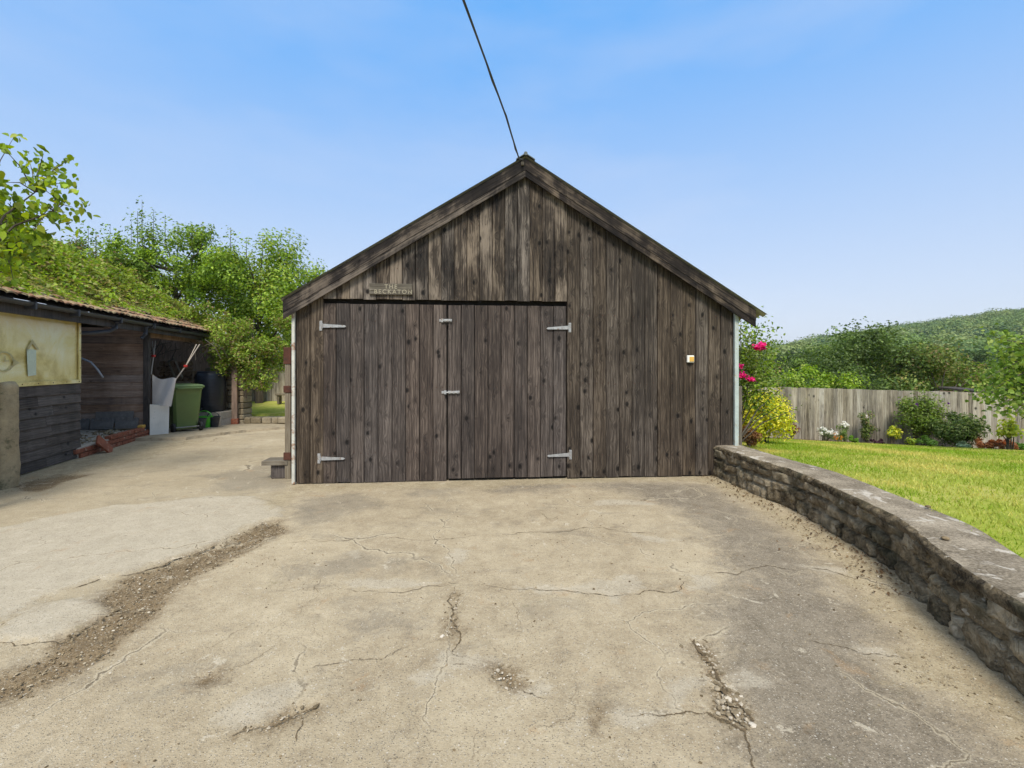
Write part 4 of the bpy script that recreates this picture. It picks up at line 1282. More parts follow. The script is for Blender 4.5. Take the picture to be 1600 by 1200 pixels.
shrub('clematis', 'broad leafy climber with small purple blooms reaching the fence top', 'climber', 1442, 690, fY(1442) - .22, 1.42, 1.05, 6500, .055, OLIVE[:4] + GREENS[:3], 26, flower=(5, .05, (.18, .04, .26), .75), depth=.42, lean=-.06)
shrub('dark_shrub', 'wide dark green spreading shrub with long drooping leaves by the fence', 'shrub', 1500, 700, fY(1500) - .55, .82, 1.3, 5600, .085, [(.08, .14, .03), (.13, .20, .04), (.19, .24, .07), (.055, .10, .022)], 30, aspect=.35, depth=.7)
shrub('hosta', 'pale grey green broad leaved plant at the foot of the dark shrub', 'plant', 1504, 701, fY(1504) - 1.0, .17, .34, 150, .09, [(.22, .32, .20), (.28, .38, .24)], 7)
shrub('copper_plant', 'spreading copper orange foliage plant at the right of the border', 'plant', 1552, 705, fY(1552) - .7, .24, .9, 2200, .05, [(.42, .17, .06), (.50, .24, .10), (.30, .11, .045)], 26)
shrub('edge_green_plant', 'dense low green plant at the far right of the flower border', 'plant', 1592, 706, fY(1592) - .6, .25, .5, 900, .045, [(.10, .22, .03), (.14, .28, .05)], 9, flower=(5, .045, (.62, .30, .40), 1.6))
# yellow sapling before the fence at right
shrub('yellow_sapling', 'thin sapling with large yellow green leaves in front of the fence at right', 'sapling', 1577, 700, fY(1577) - 1.0, 1.02, .56, 180, .11, [(.46, .52, .05), (.36, .46, .05), (.56, .58, .10)], 9, stems=8)

# rose bush at the garage's right corner
def rose_bush():
    Y = 7.2
    base = Vector((3.26, Y, lz(3.3, Y)))
    root = thing('rose_bush', 'tall rose bush with bright pink blooms at the right corner of the garage', 'rose bush', base)
    b = B(); tips = []
    ctl = [(1160, 560), (1172, 520), (1190, 545), (1205, 600), (1180, 590), (1165, 610), (1200, 525), (1220, 632), (1195, 640), (1158, 500), (1185, 505), (1168, 575), (1210, 560), (1228, 600), (1240, 640)]
    for i, (px, py) in enumerate(ctl):
        yy = Y + random.uniform(-.25, .35)
        e = P3(px, py, yy)
        m = base.lerp(e, .5) + Vector((random.uniform(-.04, .04), random.uniform(-.1, .1), .12))
        b.tube([base + Vector((random.uniform(-.05, .05), 0, 0)), m, e], [.013, .009, .004], 5)
        tips.append((e, m))
    b.build('stem', M['bark'], root)
    PP, ids = [], []
    for i, (e, m) in enumerate(tips):
        nl_ = (60 if i in (7, 8) else 210) if i < 13 else 26
        for k in range(nl_):
            f = random.uniform(.25, 1.05)
            p = m.lerp(e, f) + Vector((random.gauss(0, .10), random.gauss(0, .12), random.gauss(0, .095)))
            PP.append(p); ids.append(i)
    PP = np.array([tuple(p) for p in PP]); ids = np.array(ids)
    # keep clear of the garage wall
    lim = 3.06 - (PP[:, 1] - 6.5) * GS
    PP[:, 0] = np.maximum(PP[:, 0], lim + RNG.uniform(0, .08, len(PP)))
    leaf_mesh('foliage', PP, .058, palette(len(PP), GREENS + OLIVE[:3], ids), M['leaf'], root)
    for px, py, sz in ((1187, 542, .125), (1155, 572, .07), (1160, 587, .085), (1174, 592, .075)):
        p = P3(px, py, Y - .32)
        p.x = max(p.x, 3.05)
        P_ = np.array(p) + RNG.normal(0, 1, (46, 3)) * np.array([sz * .36, sz * .25, sz * .22])
        leaf_mesh('bloom', P_, sz * .55, palette(46, [(.72, .02, .20), (.85, .05, .30), (.60, .01, .13)]), M['petal'], root, aspect=.95)
    return root
rose_bush()

# maple-like branch tree at the right edge
def right_tree():
    Y = 8.6
    base = Vector((10.6, 8.9, lz(10.6, 8.9)))
    root = thing('maple_tree', 'broad leaved green tree reaching in from the right edge above the lawn', 'tree', base)
    b = B(); PP, ids = [], []
    top = base + Vector((-.1, 0, 2.3))
    b.tube([base, base.lerp(top, .5), top], [.09, .075, .05], 8)
    tips = [(1545, 525), (1560, 550), (1580, 560), (1600, 575), (1572, 590), (1556, 605), (1540, 592), (1590, 610), (1610, 630), (1560, 632), (1585, 640), (1545, 640), (1620, 560), (1640, 600), (1600, 545), (1535, 622), (1650, 540), (1660, 620), (1570, 645), (1525, 618), (1600, 648)]
    for i, (px, py) in enumerate(tips):
        e = P3(px, py, Y + random.uniform(-.4, .5))
        s = base.lerp(top, random.uniform(.55, 1))
        m = s.lerp(e, .55) + Vector((0, 0, .12))
        b.tube([s, m, e], [.026, .014, .004], 5)
        for k in range(110):
            f = random.random()
            p = m.lerp(e, f) + Vector((random.gauss(0, .12), random.gauss(0, .14), random.gauss(0, .09)))
            PP.append(tuple(p)); ids.append(i)
    b.build('trunk', M['bark'], root)
    ids = np.array(ids)
    leaf_mesh('crown', np.array(PP), .078, palette(len(PP), [(.14, .23, .04), (.19, .29, .05), (.25, .35, .06), (.10, .17, .03), (.30, .37, .08)], ids), M['leaf'], root, aspect=.9, droop=.3, ovate=True)
    return root
right_tree()

# ------------------------------------------------------------------ TREES BEYOND THE FENCE
def far_tree(name, label, px, py_top, Y, w, pal, n=5000, leaf=.14, zb=-1.6, group='trees beyond the garden fence', ncl=30, cat='tree', th=.3):
    X = (px - 800) / FPX * Y
    zt = CAMH - (py_top - 570) / FPX * Y
    h = zt - zb
    tree(name, label, cat, (X, Y, zb), h * th, (X, Y, zb + h * .57), (w * .5, w * .45, h * .38), ncl, min(w, h) * .17, n, leaf, pal, limbs=8, tr=max(.08, w * .03), group=group, shell=.5)
far_tree('dense_tree', 'dense dark green round topped tree behind the fence, left of the yellowish one', 1352, 508, 19.5, 4.0, DARKS + DARKS + [(.12, .18, .045)], 13000, .13, ncl=60)
far_tree('fruit_tree', 'open crowned tree with yellowish tips behind the middle of the fence', 1468, 526, 18, 3.4, OLIVE + [(.30, .30, .08), (.12, .2, .03)], 7500, .12, ncl=40)
far_tree('grey_green_tree', 'soft grey green tree between the dense dark tree and the fence end', 1405, 526, 27, 3.4, [(.08, .13, .04), (.11, .16, .05), (.06, .10, .03)], 5500, .16)
far_tree('bright_bush', 'pale bright green leafy bush just over the fence near the rose bush', 1262, 562, 15.3, 1.5, BRIGHT, 3200, .10, -.7, cat='bush', th=.2)
far_tree('bramble', 'light green arching bramble showing over the fence left of the dense tree', 1305, 580, 14.6, 1.9, BRIGHT + GREENS, 2600, .09, -.7, cat='bush', th=.2)
far_tree('hedge_bush', 'mid green bush directly behind the rose bush over the fence', 1218, 562, 17.5, 2.2, GREENS + OLIVE, 4200, .11, -.9, cat='bush', th=.2)
far_tree('light_tree', 'light green tree crown behind the pale bright bush', 1285, 536, 31, 5, [(.13, .20, .04), (.17, .25, .05), (.10, .16, .03)], 5500, .2)
far_tree('shade_tree', 'dark rounded tree right of the yellowish open crowned one', 1535, 552, 24, 4.4, DARKS + OLIVE[:2], 6500, .16)
far_tree('edge_tree', 'green tree at the far right edge behind the fence', 1610, 556, 22, 4.6, GREENS[:4] + DARKS[:2], 6500, .15)
far_tree('tall_far_tree', 'small darkish tree far off left of the wooded hill', 1246, 546, 70, 7, [(.06, .10, .03), (.08, .13, .04)], 3000, .45)
far_tree('low_hedge_tree', 'pale olive tree low beyond the bramble', 1330, 556, 45, 8, [(.15, .19, .06), (.11, .16, .04), (.19, .22, .07)], 4500, .3)
far_tree('mid_hedge_tree', 'sunlit olive tree beyond the yellowish open crowned one', 1440, 545, 50, 9, [(.14, .19, .05), (.10, .15, .03), (.18, .21, .06)], 4500, .32)
far_tree('right_hedge_tree', 'deep green far tree above the far right fence', 1570, 545, 55, 12, [(.05, .10, .03), (.08, .13, .035), (.11, .16, .04)], 5500, .34)
# little outbuilding roof among the trees
root = thing('outbuilding', 'low dark roofed outbuilding half hidden by trees behind the fence', 'outbuilding', P3(1528, 596, 17).to_tuple())
p = P3(1530, 607, 15.5)
b = B(); b.box((p.x, p.y + .5, p.z - .75), (.30, .6, .62), 0, .01); b.build('wall', M['brown_board'], root)
b = B(); b.box((p.x, p.y + .5, p.z - .06), (.27, .7, .03), 0, .01, Matrix.Rotation(R(3), 3, 'X')); b.build('roof', M['black_board'], root)

# ------------------------------------------------------------------ HILL
def hill_h(a):     # ridge height at 520 m, seen along X/Y = a
    return np.interp(a, [-2.5, -.6, .2, .45, .553, .62, .80, 1.067, 1.4, 2.2], [6, 6, 6, 8, 12, 19, 33, 52, 68, 83])
HA = np.linspace(-2.2, 2.2, 120); HY = np.concatenate([np.linspace(75, 520, 40), np.linspace(560, 900, 8)])
def hill_z(a, Y):
    g = np.clip((Y - 75) / 445, 0, 1); g = g * g * (3 - 2 * g) * .55 + g * .45
    g = np.where(Y > 520, 1 - (Y - 520) / 600, g)
    return -1.7 + (hill_h(a) + 1.7) * g
vs, fs = [], []
for Y in HY:
    for a in HA:
        vs.append((a * Y, Y, float(hill_z(a, Y)) + mnoise.noise((a * 9, Y * .02, 0)) * 1.2))
w_ = len(HA)
for j in range(len(HY) - 1):
    for i in range(w_ - 1): fs.append((j * w_ + i, j * w_ + i + 1, (j + 1) * w_ + i + 1, (j + 1) * w_ + i))
b = B(); b.add(vs, fs); tag(b.build('hill', M['ground'], smooth=True), kind='structure')
# the wood that covers it
nt = 4200
ta = RNG.uniform(.30, 1.5, nt); tY = 95 + 440 * RNG.uniform(0, 1, nt) ** .72
tz = hill_z(ta, tY)
tr_ = RNG.uniform(2.0, 4.8, nt) * (.75 + tY / 1000)
per = 110
PP = np.repeat(np.stack([ta * tY, tY, tz + tr_ * .8], -1), per, 0)
d = RNG.normal(size=(nt * per, 3)); d /= np.linalg.norm(d, axis=1, keepdims=True); d[:, 2] = np.where(d[:, 2] < -.3, -d[:, 2], d[:, 2])
rr = np.repeat(tr_, per)[:, None] * RNG.uniform(.55, 1.08, (nt * per, 1))
el = np.repeat(np.where(RNG.uniform(size=nt) < .15, 1.5, .95), per)
PP = PP + d * rr * np.stack([np.ones_like(el), np.ones_like(el), el], -1)
tp = np.array([(.15, .225, .065), (.19, .27, .07), (.105, .175, .055), (.255, .32, .09), (.06, .115, .05), (.21, .265, .09)])
zone = np.array([mnoise.noise((x * 9, y * .012, 4.0)) for x, y in zip(ta, tY)])
ci = np.clip(((zone * 1.9 + .5) * 6 + RNG.normal(0, 1.2, nt)).astype(int), 0, 5)
tc = tp[ci] * RNG.uniform(.8, 1.2, (nt, 1))
wd_ = leaf_mesh('woodland', PP, np.repeat(tr_ * .24, per), np.repeat(tc, per, 0) * RNG.uniform(.92, 1.08, (nt * per, 1)), M['leaf_far'], aspect=.9, nrm=d * .8 + np.array([0, 0, .3]), nj=.35)
tag(wd_, 'mixed green woodland covering the far hillside', 'woodland', kind='stuff')
# pale track / walls on the hill
for i, (px, py, Y, wv) in enumerate(()): pass

# ------------------------------------------------------------------ LEFT OUTBUILDING
S0 = Vector((-6.64, 6.43, 0)); SD = Vector((-.268, .963, 0)).normalized(); SN = Vector((-SD.y, SD.x, 0))   # SN points into the building
def S(t, off=0.0, z=0.0): return S0 + SD * t + SN * off + Vector((0, 0, z))
SA = math.atan2(SD.y, SD.x)
def gz(p): return float(drive_z(np.array(p.x), np.array(p.y)))
shed = thing('open_shed', 'long low dark boarded shed with a tiled roof and an open bay', 'shed', S0)
T_END = 8.1
# near boarded panel, lapped boards
b = B()
nc = 8; zt_ = 1.20
for i in range(nc):
    z0 = .02 + (zt_ - .02) * i / nc; h_ = (zt_ - .02) / nc + .02
    cut = random.uniform(.3, .9)
    for (ta_, tb_) in ((-3.0, cut - .002), (cut + .002, 1.38)):
        b.prism([(0, -.034), (0, .0), (h_, .0), (h_, -.012)], S(ta_, -.005, z0 + random.uniform(-.004, .004)), (0, 0, 1), SN, SD, 0, tb_ - ta_)
b.build('lapped_boards', M['black_board'], shed)
# the side return of the panel
b = B()
for i in range(nc):
    z0 = .02 + (zt_ - .02) * i / nc; h_ = (zt_ - .02) / nc + .02
    b.prism([(0, -.03), (0, 0), (h_, 0), (h_, -.01)], S(1.385, .0, z0), (0, 0, 1), -SD, SN, 0, .3)
b.build('panel_end', M['black_board'], shed)
# yellowed sheet above
sh = B(); nn = 30
vs, fs = [], []
for j in range(13):
    for i in range(nn + 1):
        t = -3.0 + 4.38 * i / nn
        vs.append(S(t, -.012 + .012 * mnoise.noise((t * 1.4, j * .35, 0)), 1.20 + 1.0 * j / 12))
for j in range(12):
    for i in range(nn): fs.append((j * (nn + 1) + i, j * (nn + 1) + i + 1, (j + 1) * (nn + 1) + i + 1, (j + 1) * (nn + 1) + i))
sh.add(vs, fs)
sheet = sh.build('plastic_sheet', M['sheet'], shed, smooth=True)
bt = B()
bt.prism([(-.028, 0), (.028, 0), (.028, -.014), (-.028, -.014)], S(-3, -.026, 1.235), (0, 0, 1), SN, SD, 0, 4.38)
bt.prism([(-.028, 0), (.028, 0), (.028, -.014), (-.028, -.014)], S(1.345, -.027, 1.265), SD, SN, (0, 0, 1), 0, .93)
bt.build('batten', M['sheet'], sheet, world=True)
nb_ = B()
for i in range(12): nb_.lathe([(0, .004), (.008, .002), (.009, 0)], S(-2.2 + i * .32, -.043, 1.235), 8, Matrix.Rotation(SA, 3, 'Z') @ Matrix.Rotation(R(90), 3, 'X'))
for i in range(3): nb_.lathe([(0, .004), (.008, .002), (.009, 0)], S(1.345, -.044, 1.45 + i * .28), 8, Matrix.Rotation(SA, 3, 'Z') @ Matrix.Rotation(R(90), 3, 'X'))
nb_.build('nail', M['rust'], sheet)
# marks on the sheet: ghostly reflections drawn in colour, an arrow-headed lozenge and a pale blue oblong
def on_sheet(px, py):
    k = (px - 800) / FPX
    # intersect with panel plane S0 + SD t
    t = (k * S0.y - S0.x) / (SD.x - k * SD.y)
    Y = S0.y + SD.y * t
    return t, CAMH - (py - 570) / FPX * Y
def mark(pts, mat, name, off=-.0265):
    b = B(); n = len(pts)
    q_ = [on_sheet(*p) for p in pts]
    b.add([S(t, off, z) for t, z in q_] + [S(t, off + .001, z) for t, z in q_], [tuple(range(n)), tuple(range(2 * n - 1, n - 1, -1))] + [(i, (i + 1) % n, (i + 1) % n + n, i + n) for i in range(n)])
    return b.build(name, mat, sheet)
mark([(38, 545), (53, 547), (53, 586), (40, 588)], M['ink_blue'], 'blue_oblong')
mark([(37, 547), (47, 530), (58, 546), (54, 546), (47, 537), (40, 548)], M['ink_dark'], 'print_mark')
ring = []
for k in range(13): ring.append((2 + 16 * math.cos(R(150 - k * 25)), 565 - 15 * math.sin(R(150 - k * 25))))
for a_, c_ in zip(ring[:-1], ring[1:]):
    dx, dy = c_[1] - a_[1], -(c_[0] - a_[0]); L_ = math.hypot(dx, dy); dx, dy = dx / L_ * 1.1, dy / L_ * 1.1
    mark([(a_[0] - dx, a_[1] - dy), (a_[0] + dx, a_[1] + dy), (c_[0] + dx, c_[1] + dy), (c_[0] - dx, c_[1] - dy)], M['ink_dark'], 'printed_ring')
mark([(17, 560), (27, 567), (16, 573)], M['ink_dark'], 'printed_arrow')
mark([(3, 556), (5, 556), (5, 563), (10, 563), (10, 565), (3, 565)], M['ink_dark'], 'printed_letter')
# posts
b = B()
for t_, off in ((1.40, .04), (3.84, .02)):
    pass
b.box(S(3.84, .03, 1.08), (.05, .05, 1.12), SA, .006); b.build('corner_post', M['black_board'], shed)
# partition: brown lapped boards facing the viewer
b = B()
nc = 13
for i in range(nc):
    z0 = .20 + 2.05 * i / nc; h_ = 2.05 / nc + .02
    b.prism([(0, .036), (0, 0), (h_, 0), (h_, .014)], S(3.84, .07, z0), (0, 0, 1), -SD, SN, 0, 2.6)
b.build('partition', M['brown_board'], shed)
# rear wall and far end wall
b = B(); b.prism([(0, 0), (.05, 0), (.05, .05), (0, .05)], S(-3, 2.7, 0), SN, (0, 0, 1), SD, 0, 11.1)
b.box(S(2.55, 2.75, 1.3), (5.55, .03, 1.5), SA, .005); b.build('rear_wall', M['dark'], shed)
b = B(); b.box(S(-3.0, 1.35, 1.1), (.03, 1.35, 1.2), SA, .005); b.build('end_wall', M['black_board'], shed)
b = B(); za_ = 2.35
q4 = [S(8.0, -.1, -.5), S(8.0, 2.75, -.5), S(8.0, 2.75, 3.72), S(8.0, -.1, 2.40)]
b.add(q4 + [p_ + SD * .05 for p_ in q4], [(0, 1, 2, 3), (7, 6, 5, 4), (0, 1, 5, 4), (1, 2, 6, 5), (2, 3, 7, 6), (3, 0, 4, 7)])
b.build('end_wall', M['brown_board'], shed)
# roof: tiled slope
EZ = 2.30; RP = .50; RW = 3.1
rt = B()
nrow = 16; ncol = 62
for r_ in range(nrow):
    for c_ in range(ncol):
        t0 = -3.4 + (T_END + 3.5) * c_ / ncol; wv = (T_END + 3.5) / ncol
        o0 = -.36 + RW * r_ / nrow; o1 = -.36 + RW * (r_ + 1.25) / nrow
        z0 = EZ + .085 + RP * (o0 + .36); z1 = EZ + .05 + RP * (o1 + .36)
        j_ = random.uniform(-.008, .012)
        cs = 4
        vs = []
        for k in range(cs + 1):
            arch = .022 * math.sin(math.pi * k / cs)
            for (o_, z_) in ((o0 + random.uniform(-.01, .01), z0 + j_), (o1, z1 + j_)):
                vs.append(S(t0 + wv * k / cs, o_, z_ + arch))
        n0 = len(vs)
        for k in range(cs + 1):
            arch = .022 * math.sin(math.pi * k / cs)
            vs.append(S(t0 + wv * k / cs, o0, z0 + j_ + arch - .018))
        fs = [(2 * k, 2 * k + 2, 2 * k + 3, 2 * k + 1) for k in range(cs)] + [(2 * k, 2 * k + 2, n0 + k + 1, n0 + k) for k in range(cs)]
        rt.add(vs, fs)
roof = rt.build('roof', M['tile'], shed)
b = B()
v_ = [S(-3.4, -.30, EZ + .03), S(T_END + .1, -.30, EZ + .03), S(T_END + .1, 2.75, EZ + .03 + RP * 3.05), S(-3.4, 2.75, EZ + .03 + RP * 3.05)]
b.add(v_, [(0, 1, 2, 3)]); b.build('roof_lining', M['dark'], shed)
b = B(); b.box(S((T_END - 3.3) / 2, -.20, EZ - .06), ((T_END + 3.3) / 2, .014, .09), SA, .004); b.build('fascia', M['black_board'], shed)
b = B(); b.box(S((T_END + 3.84) / 2, .03, EZ - .12), ((T_END - 3.84) / 2, .05, .10), SA, .006); b.build('beam', M['brown_board'], shed)
b = B()
for i in range(9): b.prism([(-.03, 0), (.03, 0), (.03, .09), (-.03, .09)], S(-2.5 + i * 1.25, -.18, EZ - .11), SD, (0, 0, 1), (SN + Vector((0, 0, RP))).normalized(), 0, 1.2)
b.build('rafter_end', M['black_board'], shed)
# gutter: half round
gu = B(); pr = [(.055 * math.cos(a_), .055 * math.sin(a_)) for a_ in [math.pi * (1 + k / 8) for k in range(9)]]
pr2 = [(.049 * math.cos(a_), .049 * math.sin(a_)) for a_ in [math.pi * (2 - k / 8) for k in range(9)]]
cross_ = pr + pr2
gu.prism(cross_, S(-3.3, -.27, EZ + .02), SN, (0, 0, 1), SD, 0, 6.5 - .0)
gu.prism(cross_, S(3.22, -.27, EZ - .01), SN, (0, 0, 1), SD, 0, T_END - 3.25)
gut = gu.build('gutter', M['gutter'], shed)
b = B()
for t_ in (-1.5, -.2, .75, 2.0, 3.3, 4.6): b.box(S(t_, -.27, EZ - .02), (.022, .066, .055), SA, .012)
b.build('gutter_bracket', M['gutter'], gut)
# downpipe elbow running back under the eave
b = B(); b.tube([S(1.95, -.27, EZ - .05), S(1.95, -.26, EZ - .16), S(1.9, -.18, EZ - .22), S(1.6, -.05, EZ - .27), S(1.25, .12, EZ - .30)], .034, 10)
b.tube([S(3.05, -.27, EZ - .05), S(3.05, -.26, EZ - .20), S(3.02, -.2, EZ - .28)], .036, 10)
b.build('downpipe', M['gutter'], shed)
# loose bent pipe end poking out of the open bay
b = B(); b.tube([P3(100, 558, 8.3), P3(128, 560, 8.3), P3(142, 566, 8.3), P3(152, 577, 8.3), P3(161, 590, 8.3)], .016, 8)
tag(b.build('bent_pipe', M['pvc'], smooth=True), 'thin grey bent pipe poking from behind the yellow sheet', 'pipe')
# brick plinth across the open bay
pl = B(); zc = 0
for c_ in range(3):
    t_ = 1.30 - (.11 if c_ % 2 else 0)
    tend = 3.70 - .05 * c_
    if c_ == 2: tend = 3.3; t_ = 2.2
    while t_ < tend:
        w_b = .215
        p = S(t_ + w_b / 2, -.02 + random.uniform(-.004, .004), .035 + c_ * .078)
        pl.box(p, (w_b / 2 - .005, .05, .0335), SA, .005)
        t_ += w_b + .004
brick = thing('brick_plinth', 'low course of red bricks along the front of the shed bay', 'brick plinth', S(2.4, 0, 0))
pl.build('bricks', M['brick'], brick)
b = B(); b.box(S(2.45, .03, .085), (1.18, .07, .088), SA, .01); b.build('mortar', M['mortar'], brick)
# rubble fill behind the plinth
b = B()
b.prism([(0, 0), (1.3, 0), (1.3, .20), (0, .14)], S(1.4, .06, 0), SN, (0, 0, 1), SD, 0, 2.4)
tag(b.build('bay_floor', M['mortar']), kind='structure')
sp = [tuple(S(random.uniform(1.4, 3.8), random.uniform(.05, .9)).xy) for _ in range(260)]
ico_z = .17
rb = stones('hardcore', sp, M['grit'], 'pale stone hardcore spread behind the red brick plinth', 'hardcore', .015, .05)
for v in rb.data.vertices: v.co.z += .17
sp = [tuple((S(random.gauss(3.75, .22), random.uniform(-.28, .0))).xy) for _ in range(60)]
stones('rubble_heap', sp, M['grit'], 'little heap of pale broken stones at the foot of the shed corner post', 'rubble', .015, .05)
# leaning red tile
p = S(1.78, -.17, .13)
b = B(); b.box(p, (.10, .018, .17), SA, .006, Matrix.Rotation(R(-26), 3, 'X') @ Matrix.Rotation(R(-38), 3, 'Y'))
tag(b.build('clay_tile', M['brick']), 'red clay tile leaning askew against the brick plinth', 'tile')
b = B(); b.box(S(3.98, -.16, .10), (.075, .03, .09), SA + .3, .006, Matrix.Rotation(R(12), 3, 'Y'))
tag(b.build('brick', M['brick']), 'single red brick standing beside the leaning white board', 'brick')
b = B(); b.box(S(3.5, -.01, .235), (.09, .05, .035), SA + .15, .012)
M['ochre'] = mat_plain('ochre stone', (.50, .30, .06), .9, .3, 10)
tag(b.build('ochre_stone', M['ochre']), 'ochre yellow stone on the end of the brick plinth', 'stone')
# row of grey roof tiles standing against the partition
tl = B(); tl.box((0, 0, .0), (.20, .014, .105), 0, .006)
for k in range(5): tl.lathe([(0, .03), (.028, .026), (.03, -.02)], (-.16 + k * .08, 0, .098), 8, Matrix.Rotation(R(90), 3, 'X'))
tl.box((0, -.017, -.02), (.19, .005, .05), 0, .004)
proto = tl.build('grey_tile', M['slate'], None)
PA = math.atan2(SN.y, SN.x) + math.pi
labs = ['grey concrete roof tile nearest the yellow sheet, leaning on the shed partition', 'second grey roof tile from the yellow sheet leaning on the partition', 'third grey roof tile from the yellow sheet leaning on the partition', 'grey roof tile nearest the corner post leaning on the partition']
for i, la in enumerate(labs):
    o = proto if i == 0 else proto.copy()
    if i: COL.objects.link(o)
    q_ = S(3.66 + .02 * (i % 2), .32 + .42 * (3 - i), .29)
    o.location = q_; o.rotation_euler = (R(-14), 0, PA)
    tag(o, la, 'roof tile', 'grey roof tiles leaning on the partition')
b = B(); b.box(S(3.72, .55, .42), (.33, .012, .12), PA, .004, Matrix.Rotation(R(-6), 3, 'X'))
tag(b.build('slate_offcut', M['slate']), 'long dark slate piece standing behind the leaning grey roof tiles', 'slate')

# concrete pad in the bin bay
pad_px = [(168, 691), (205, 694), (290, 692), (338, 683), (385, 674), (445, 667), (448, 662), (400, 655), (330, 652), (200, 652), (180, 672)]
pp = []
for x_, y_ in pad_px:
    q_ = G(x_, y_, -.06); pp.append(q_)
pp = [(p.x, p.y) for p in jitter_line(pp + [pp[0]], 3, .05)][:-1]
from mathutils.geometry import tessellate_polygon
b = B()
def pz(x, y): return float(drive_z(np.array(x), np.array(y)))
top = [Vector((x, y, pz(x, y) + .055)) for x, y in pp]; bot = [Vector((x * 1.0 + .03, y - .04, pz(x, y) - .03)) for x, y in pp]
n = len(pp)
tri = tessellate_polygon([top])
b.add(top + bot, [tuple(t) for t in tri] + [(i, (i + 1) % n, (i + 1) % n + n, i + n) for i in range(n)])
M['pad'] = mat_plain('rough pad concrete', (.34, .28, .19), .95, .35, 3, 0, .2, .8, (.20, .16, .10), .4, 3)
tag(b.build('concrete_pad', M['pad']), kind='structure')

def zpad(p): return gz(p) + .055
# wheelie bin
def wheelie(px, Y, rz):
    X = (px - 800) / FPX * Y
    base = Vector((X, Y, 0)); base.z = zpad(base)
    root = thing('wheelie_bin', 'green wheeled refuse bin with a closed lid in the shed bay', 'wheelie bin', base, rz)
    b = B()
    prof = [(0.06, .23, .22, .0), (.30, .25, .25, .0), (.86, .285, .31, .0), (.95, .29, .33, 0), (.955, .305, .345, 0), (.99, .305, .345, 0)]
    vs, fs = [], []
    for z, hx, hy, o_ in prof:
        c = .05
        for (sx, sy) in ((-1, -1), (1, -1), (1, 1), (-1, 1)):
            pts_ = [(sx * hx, sy * (hy - c)), (sx * (hx - c), sy * hy)]
            if sx * sy > 0: pts_ = pts_
            else: pts_ = pts_[::-1]
            for (x, y) in pts_: vs.append((x, y, z))
    m_ = 8
    for k in range(len(prof) - 1):
        for i in range(m_): fs.append((k * m_ + i, k * m_ + (i + 1) % m_, (k + 1) * m_ + (i + 1) % m_, (k + 1) * m_ + i))
    fs += [tuple(range(m_))[::-1]]
    b.add(vs, fs)
    b.box((0, -.29, .45), (.20, .012, .26), 0, .02, Matrix.Rotation(R(-5), 3, 'X'))
    b.build('body', M['bin'], root, world=False)
    b = B()
    vs, fs = [], []
    for z, hx, hy in ((.99, .315, .36), (1.03, .315, .36), (1.06, .28, .31), (1.075, .18, .2)):
        for (x, y) in ((-hx, -hy + .05), (-hx + .05, -hy), (hx - .05, -hy), (hx, -hy + .05), (hx, hy), (-hx, hy)): vs.append((x, y, z))
    for k in range(3):
        for i in range(6): fs.append((k * 6 + i, k * 6 + (i + 1) % 6, k * 6 + 6 + (i + 1) % 6, k * 6 + 6 + i))
    fs += [tuple(range(18, 24)), tuple(range(5, -1, -1))]
    b.add(vs, fs); b.build('lid', M['bin'], root, world=False)
    b = B(); b.tube([(-.24, .36, .97), (-.24, .42, .985), (.24, .42, .985), (.24, .36, .97)], .016, 8); b.build('handle', M['bin'], root, world=False)
    for sx in (-1, 1):
        b = B(); b.lathe([(0, -.03), (.07, -.03), (.095, -.028), (.105, -.015), (.105, .015), (.095, .028), (.07, .03), (0, .03)], (sx * .27, .26, .105), 20, Matrix.Rotation(R(90), 3, 'Y'))
        b.lathe([(0, .034), (.035, .034), (.04, .03)], (sx * .27, .26, .105), 12, Matrix.Rotation(R(90 * sx), 3, 'Y'))
        b.build('wheel', M['rubber'], root, world=False, smooth=False)
    b = B(); b.tube([(-.27, .26, .105), (.27, .26, .105)], .012, 8); b.build('axle', M['galv'], root, world=False)
    b = B(); b.box((.312, -.06, .80), (.003, .05, .085), 0, .001); b.build('sticker', M['label_yellow'], root, world=False)
    return root
wheelie(286, 11.0, R(-128))
# black water drum on blocks
Y = 12.7; X = (329 - 800) / FPX * Y
p = Vector((X, Y, 0)); zb_ = zpad(p)
root = thing('water_drum', 'blue black plastic water drum standing on pale blocks', 'water drum', (X, Y, zb_ + .36))
b = B()
pr = [(0, 0), (.30, 0), (.325, .03), (.33, .10)]
for k in range(9):
    z = .14 + k * .085
    pr += [(.342 + .02 * math.sin(math.pi * (k + .2) / 9.4), z), (.346 + .02 * math.sin(math.pi * (k + .4) / 9.4), z + .02), (.342 + .02 * math.sin(math.pi * (k + .6) / 9.4), z + .045)]
pr += [(.34, .93), (.33, .99), (.29, 1.02)]
b.lathe(pr, (X, Y, zb_ + .36), 36); b.build('barrel', M['drum'], root, smooth=True)
b = B(); b.lathe([(.30, 1.015), (.31, 1.03), (.28, 1.055), (0, 1.06)], (X, Y, zb_ + .36), 36); b.build('lid', M['drum'], root, smooth=True)
b = B(); b.tube([(X + .02, Y - .34, zb_ + .47), (X + .02, Y - .41, zb_ + .47), (X + .02, Y - .42, zb_ + .44)], .015, 8); b.build('tap', M['drum'], root)
blab = ['pale concrete block under the left of the water drum, bottom layer', 'pale concrete block under the right of the water drum, bottom layer', 'pale concrete block directly under the left of the drum, top layer', 'pale concrete block directly under the right of the drum, top layer']
bk = B(); bk.box((0, 0, 0), (.20, .27, .088), 0, .008); pb = bk.build('concrete_block', M['block'])
